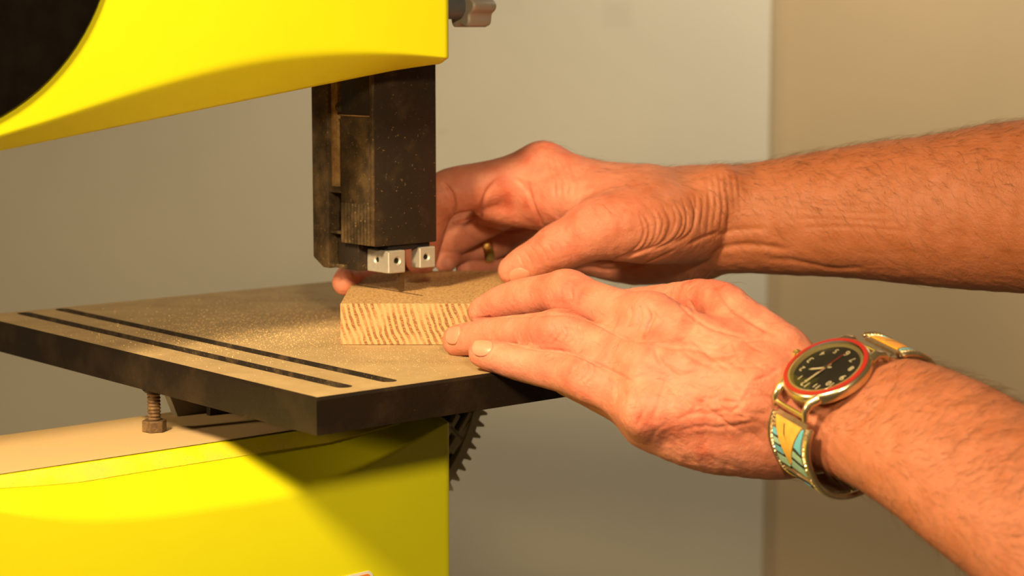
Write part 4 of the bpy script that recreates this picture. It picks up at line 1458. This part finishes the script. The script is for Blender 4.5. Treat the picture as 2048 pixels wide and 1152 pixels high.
def make_glass():
    m = bpy.data.materials.new('watch_crystal'); m.use_nodes = True
    nt = m.node_tree; nt.nodes.remove(nt.nodes['Principled BSDF'])
    out = nt.nodes['Material Output']
    tr = N(nt, 'ShaderNodeBsdfTransparent'); gl_ = N(nt, 'ShaderNodeBsdfGlossy'); gl_.inputs['Roughness'].default_value = 0.05
    fr = N(nt, 'ShaderNodeFresnel'); fr.inputs['IOR'].default_value = 1.5
    mx = N(nt, 'ShaderNodeMixShader')
    nt.links.new(fr.outputs[0], mx.inputs[0]); nt.links.new(tr.outputs[0], mx.inputs[1]); nt.links.new(gl_.outputs[0], mx.inputs[2])
    nt.links.new(mx.outputs[0], out.inputs[0])
    return m
M['crystal'] = make_glass()

hp = hitL(1668, 762)
watch = empty('wristwatch', wc, 'round wristwatch with black dial, red bezel ring and inlaid stone bracelet on the near wrist', 'watch')
WF = (wx, -wu, wn)
def W3(x, y, z): return wc + wx * x - wu * y + wn * z
RC = 0.0209
bm = NB()
lathe(bm, wc, wn, [(0, -0.0015), (RC * 0.80, -0.0015), (RC * 0.90, 0.0), (RC * 0.985, 0.0012), (RC, 0.0022), (RC, 0.0046), (RC * 0.975, 0.0056), (RC * 0.93, 0.0063), (RC * 0.875, 0.0064), (RC * 0.87, 0.0042), (0, 0.0042)], 72, WF)
case = obj('case', bm, M['case'], watch, label='polished gold-toned case')
bm = NB()
lathe(bm, wc, wn, [(RC * 0.945, 0.0060), (RC * 0.94, 0.00655), (RC * 0.85, 0.00685), (RC * 0.84, 0.0060)], 72, WF)
obj('bezel_ring', bm, M['redring'], watch, label='red bezel ring')
bm = NB()
lathe(bm, wc, wn, [(RC * 0.85, 0.0066), (RC * 0.80, 0.0066), (RC * 0.75, 0.0052), (RC * 0.74, 0.0046)], 72, WF)
obj('chapter_ring', bm, M['chapter'], watch)
bm = NB()
lathe(bm, wc, wn, [(0, 0.0048), (RC * 0.76, 0.0048), (RC * 0.76, 0.0044), (0, 0.0044)], 64, WF)
dial = obj('dial', bm, M['dial'], watch, angle=30, label='black dial')
bm = NB()
lathe(bm, wc, wn, [(RC * 0.85, 0.0066), (RC * 0.80, 0.0074), (RC * 0.6, 0.0080), (RC * 0.3, 0.0083), (0, 0.0084)], 64, WF)
obj('crystal', bm, M['crystal'], watch)
WR = Matrix((v3(wx), v3(-wu), v3(wn))).transposed()
for k in range(1, 13):
    cu = bpy.data.curves.new('numeral', 'FONT')
    cu.body = str(k); cu.size = 0.0042 if k % 3 else 0.0050; cu.align_x = 'CENTER'; cu.align_y = 'CENTER'; cu.extrude = 0.00008
    t_ = bpy.data.objects.new('t', cu); COL.objects.link(t_)
    dg = bpy.context.evaluated_depsgraph_get()
    me = bpy.data.meshes.new_from_object(t_.evaluated_get(dg))
    bpy.data.objects.remove(t_)
    an = math.radians(90 - 30 * k)
    me.transform(Matrix.Translation(v3(W3(RC * 0.585 * math.cos(an), RC * 0.585 * math.sin(an), 0.0050))) @ WR.to_4x4())
    me.materials.clear(); me.materials.append(M['cream'])
    o = bpy.data.objects.new('numeral', me); link(o, dial)
def hand(name, ang, l0, l1, w, z, m):
    a = math.radians(90 - ang); d = np.array([math.cos(a), math.sin(a)]); n_ = np.array([-d[1], d[0]])
    pts = [d * l0 - n_ * w * 0.7, d * l0 + n_ * w * 0.7, d * l1 * 0.8 + n_ * w, d * l1, d * l1 * 0.8 - n_ * w]
    bm = NB(); prism(bm, [W3(p[0], p[1], z) for p in pts], wn * 0.00018)
    return obj(name, bm, m, watch, smooth=False)
hand('hour_hand', 52, -0.0025, 0.0085, 0.00055, 0.0054, M['cream'])
hand('minute_hand', 2, -0.003, 0.0128, 0.0005, 0.0057, M['cream'])
hand('second_hand', 182, -0.004, 0.0115, 0.00018, 0.0060, M['redring'])
bm = NB(); lathe(bm, W3(0, 0, 0.0050), wn, [(0.0009, 0), (0.0009, 0.0014), (0, 0.0014)], 16, WF); obj('hand_hub', bm, M['case'], watch)
bm = NB()
n_k = 40; rings = []
for h, s_ in ((0.0, 0.6), (0.0015, 0.6), (0.0016, 1.0), (0.0036, 1.0), (0.004, 0.7), (0.004, 0.0)):
    rr = []
    for k in range(n_k):
        t = 2 * math.pi * k / n_k; r = 0.0024 * s_ * (1 + (0.07 if k % 2 else 0))
        rr.append(bm.verts.new(v3(W3(RC - 0.0004 + h, r * math.cos(t), 0.0034 + r * math.sin(t)))))
    rings.append(rr)
for A, B in zip(rings[:-1], rings[1:]):
    for i in range(n_k): bm.faces.new((A[i], A[(i + 1) % n_k], B[(i + 1) % n_k], B[i]))
obj('crown', bm, M['case'], watch)
LUGX = 0.0112
for sy in (-1, 1):
    for sx in (-1, 1):
        bm = NB()
        pth = [W3(sx * (LUGX + 0.0012), sy * 0.0150, 0.0036), W3(sx * LUGX, sy * 0.0195, 0.0034), W3(sx * LUGX, sy * 0.0230, 0.0010), W3(sx * LUGX, sy * 0.0246, -0.0030)]
        tube(bm, pth, [0.0025, 0.0022, 0.0018, 0.0013], 12)
        obj('lug', bm, M['case'], watch)
    bm = NB()
    tube(bm, [W3(-LUGX, sy * 0.0240, -0.001), W3(LUGX, sy * 0.0240, -0.001)], 0.0012, 12)
    obj('spring_bar', bm, M['case'], watch)

# bracelet: runs round the wrist on an ellipse
def BR(sy, th, w, r):
    t = math.radians(th)
    sn, cs = math.sin(t), math.cos(t)
    return cwr - wu * sy * (BA + r) * abs(sn) ** 0.8 + wn * (BB + r) * math.copysign(abs(cs) ** 0.8, cs) + wm * w
def patch(name, sy, poly, r0, thick, mat, parent, dth=4):
    bm = NB()
    vv = [bm.verts.new((p[0], p[1], 0)) for p in poly]
    bm.faces.new(vv)
    ths = [p[0] for p in poly]
    t = math.ceil(min(ths) / dth) * dth
    while t < max(ths):
        bmesh.ops.bisect_plane(bm, geom=bm.verts[:] + bm.edges[:] + bm.faces[:], plane_co=(t, 0, 0), plane_no=(1, 0, 0))
        t += dth
    r = bmesh.ops.extrude_face_region(bm, geom=bm.faces[:])
    top = {g for g in r['geom'] if isinstance(g, bmesh.types.BMVert)}
    for v in bm.verts:
        rr = r0 + (thick if v in top else 0)
        v.co = v3(BR(sy, v.co.x, v.co.y * 1.18e-3, rr))
    return obj(name, bm, mat, parent, angle=30)
tips = {}
for sy in (1, -1):
    T0 = 46 if sy == 1 else 33
    T1 = T0 + 61
    tip = patch('bracelet_tip', sy, [(T0, -9.5), (T0, 9.5), (T1, 9.0), (T1, -9.0)], -0.0008, 0.0014, M['silver'], watch)
    tip['label'] = 'silver bracelet end with stone inlay'
    ts = M['yellow_stone'] if sy == 1 else M['orange_stone']
    patch('inlay', sy, [(T0 + 5, -9), (T0 + 5, 7.5), (T0 + 42, 1.0), (T0 + 46, -1.5)], 0.0006, 0.0005, ts, tip)
    patch('inlay', sy, [(T0 + 6, 9.0), (T0 + 6, 8.0), (T0 + 26, 4.6), (T0 + 30, 8.9)], 0.0006, 0.0005, M['turq'], tip)
    patch('inlay', sy, [(T0 + 27, 4.3), (T0 + 31, 8.9), (T0 + 33, 8.8), (T0 + 30, 3.8)], 0.0006, 0.0005, M['jet'], tip)
    patch('inlay', sy, [(T0 + 31, 3.6), (T0 + 34, 8.8), (T0 + 40, 8.7), (T0 + 37, 2.4)], 0.0006, 0.0005, M['mint'], tip)
    patch('inlay', sy, [(T0 + 37.5, 2.2), (T0 + 41, 8.7), (T0 + 43, 8.6), (T0 + 40, 1.6)], 0.0006, 0.0005, M['jet'], tip)
    patch('inlay', sy, [(T0 + 40.5, 1.6), (T0 + 43.5, 8.6), (T0 + 49, 8.5), (T0 + 46, -0.6)], 0.0006, 0.0005, M['mint'], tip)
    for k in range(4):
        a0 = T0 + 18 + 8 * k
        patch('inlay', sy, [(a0, -9), (a0 + 1, -7.0 + 1.2 * k), (a0 + 6, -6.2 + 1.2 * k), (a0 + 6, -9)], 0.0006, 0.0005, M['mint'] if k % 2 else M['turq'], tip)
        patch('inlay', sy, [(a0 + 6, -9), (a0 + 6, -6.2 + 1.2 * k), (a0 + 8, -5.9 + 1.2 * k), (a0 + 8, -9)], 0.0006, 0.0005, M['jet'], tip)
    patch('inlay', sy, [(T1 - 7, -8.8), (T1 - 7, 8.8), (T1 - 4.5, 8.8), (T1 - 4.5, -8.8)], 0.0006, 0.0006, M['case'], tip)
    # crack in the yellow stone
    patch('inlay', sy, [(T0 + 9, -3.0), (T0 + 9, -2.4), (T0 + 20, -1.2), (T0 + 24, -0.2), (T0 + 19, -2.0)], 0.00105, 0.0001, M['jet'], tip)
    # twisted wire and plain rail on both edges
    for w_, e in ((12.3, 1), (-12.1, -1)):
        bm = NB()
        pts, rad = [], []
        for t in np.linspace(T0 + 3, T1 + 22, 150):
            pts.append(BR(sy, t, w_ * 1e-3, 0.0004)); rad.append(0.0010 + 0.00025 * math.sin(t * 2 * math.pi / 1.9))
        tube(bm, pts, rad, 8)
        obj('twisted_wire', bm, M['case'], tip)
        bm = NB()
        th = np.linspace(T0 + 2, 160, 60)
        tube(bm, [BR(sy, t, (w_ + e * 2.2) * 1e-3, 0.0002) for t in th], [0.0007] + [0.0014] * 58 + [0.0008], 10)
        obj('rail', bm, M['case'], tip)
    # links behind
    for k in range(6):
        a0 = T1 + 1 + 11 * k
        patch('link', sy, [(a0, -8.8), (a0, 8.8), (a0 + 9.6, 8.6), (a0 + 9.6, -8.6)], -0.0006, 0.0016, M['jet'] if k == 0 else M['silver'], tip)
        if k == 0:
            patch('inlay', sy, [(a0 + 2, 1), (a0 + 2, 5), (a0 + 7, 5), (a0 + 7, 1)], 0.0008, 0.0005, M['turq'], tip)

# ------------------------------------------------------------------ sawdust
M['dust'] = simple('sawdust', (0.62, 0.42, 0.20), 0.9, var=0.25, vscale=2000)
dr = np.random.default_rng(5)
vs_, fs_ = [], []
def flake(p, size):
    b = len(vs_)
    t = dr.random() * 6.28
    u = np.array([math.cos(t), math.sin(t), 0]); w_ = np.array([-u[1], u[0], 0])
    l = size * (0.6 + 0.7 * dr.random()); ww = size * (0.5 + 0.5 * dr.random()); hh = size * (0.25 + 0.5 * dr.random())
    for s1, s2, z in ((-1, -1, 0), (1, -1, 0), (1, 1, 0), (-1, 1, 0), (0, 0, 1)):
        vs_.append(np.asarray(p) + u * s1 * l / 2 + w_ * s2 * ww / 2 + EZ * (z * hh))
    fs_.extend([(b, b + 1, b + 4), (b + 1, b + 2, b + 4), (b + 2, b + 3, b + 4), (b + 3, b, b + 4), (b, b + 3, b + 2), (b, b + 2, b + 1)])
def in_slot(a, b):
    return any(abs(b - s0) < SW / 2 + 0.0004 and a0 - SW < a < a1 + SW for s0, a0, a1 in ends)
def in_block(p): return BX0 - 0.001 < p[0] < BX1 and BY0 - 0.001 < p[1] < BY1
def scatter(n, cen, sig, smin, smax):
    k = 0
    while k < n:
        x, y = dr.normal(cen[0], sig[0]), dr.normal(cen[1], sig[1])
        p = on_z(x, y, 0); a, b = ab(p)
        if not (0.003 < a < LL - 0.003 and 0.003 < b < LR - 0.003) or in_block(p): k += 0.2; continue
        s = 0.72 * (smin + (smax - smin) * dr.random() ** 3)
        flake((p[0], p[1], -0.007 if in_slot(a, b) else 0.0), s); k += 1
scatter(3600, (560, 645), (110, 30), 0.0003, 0.0011)
scatter(2200, (480, 665), (150, 22), 0.0003, 0.0012)
scatter(1500, (780, 715), (110, 18), 0.0003, 0.0009)
scatter(1000, (360, 680), (160, 40), 0.0003, 0.0013)
scatter(260, (260, 640), (180, 40), 0.0004, 0.0018)
me = np_mesh('sawdust', np.array(vs_), np.array(fs_)); me.materials.append(M['dust'])
sd = bpy.data.objects.new('sawdust', me); COL.objects.link(sd)
tag(sd, 'fine tan sawdust scattered over the saw table', 'sawdust', kind='stuff')
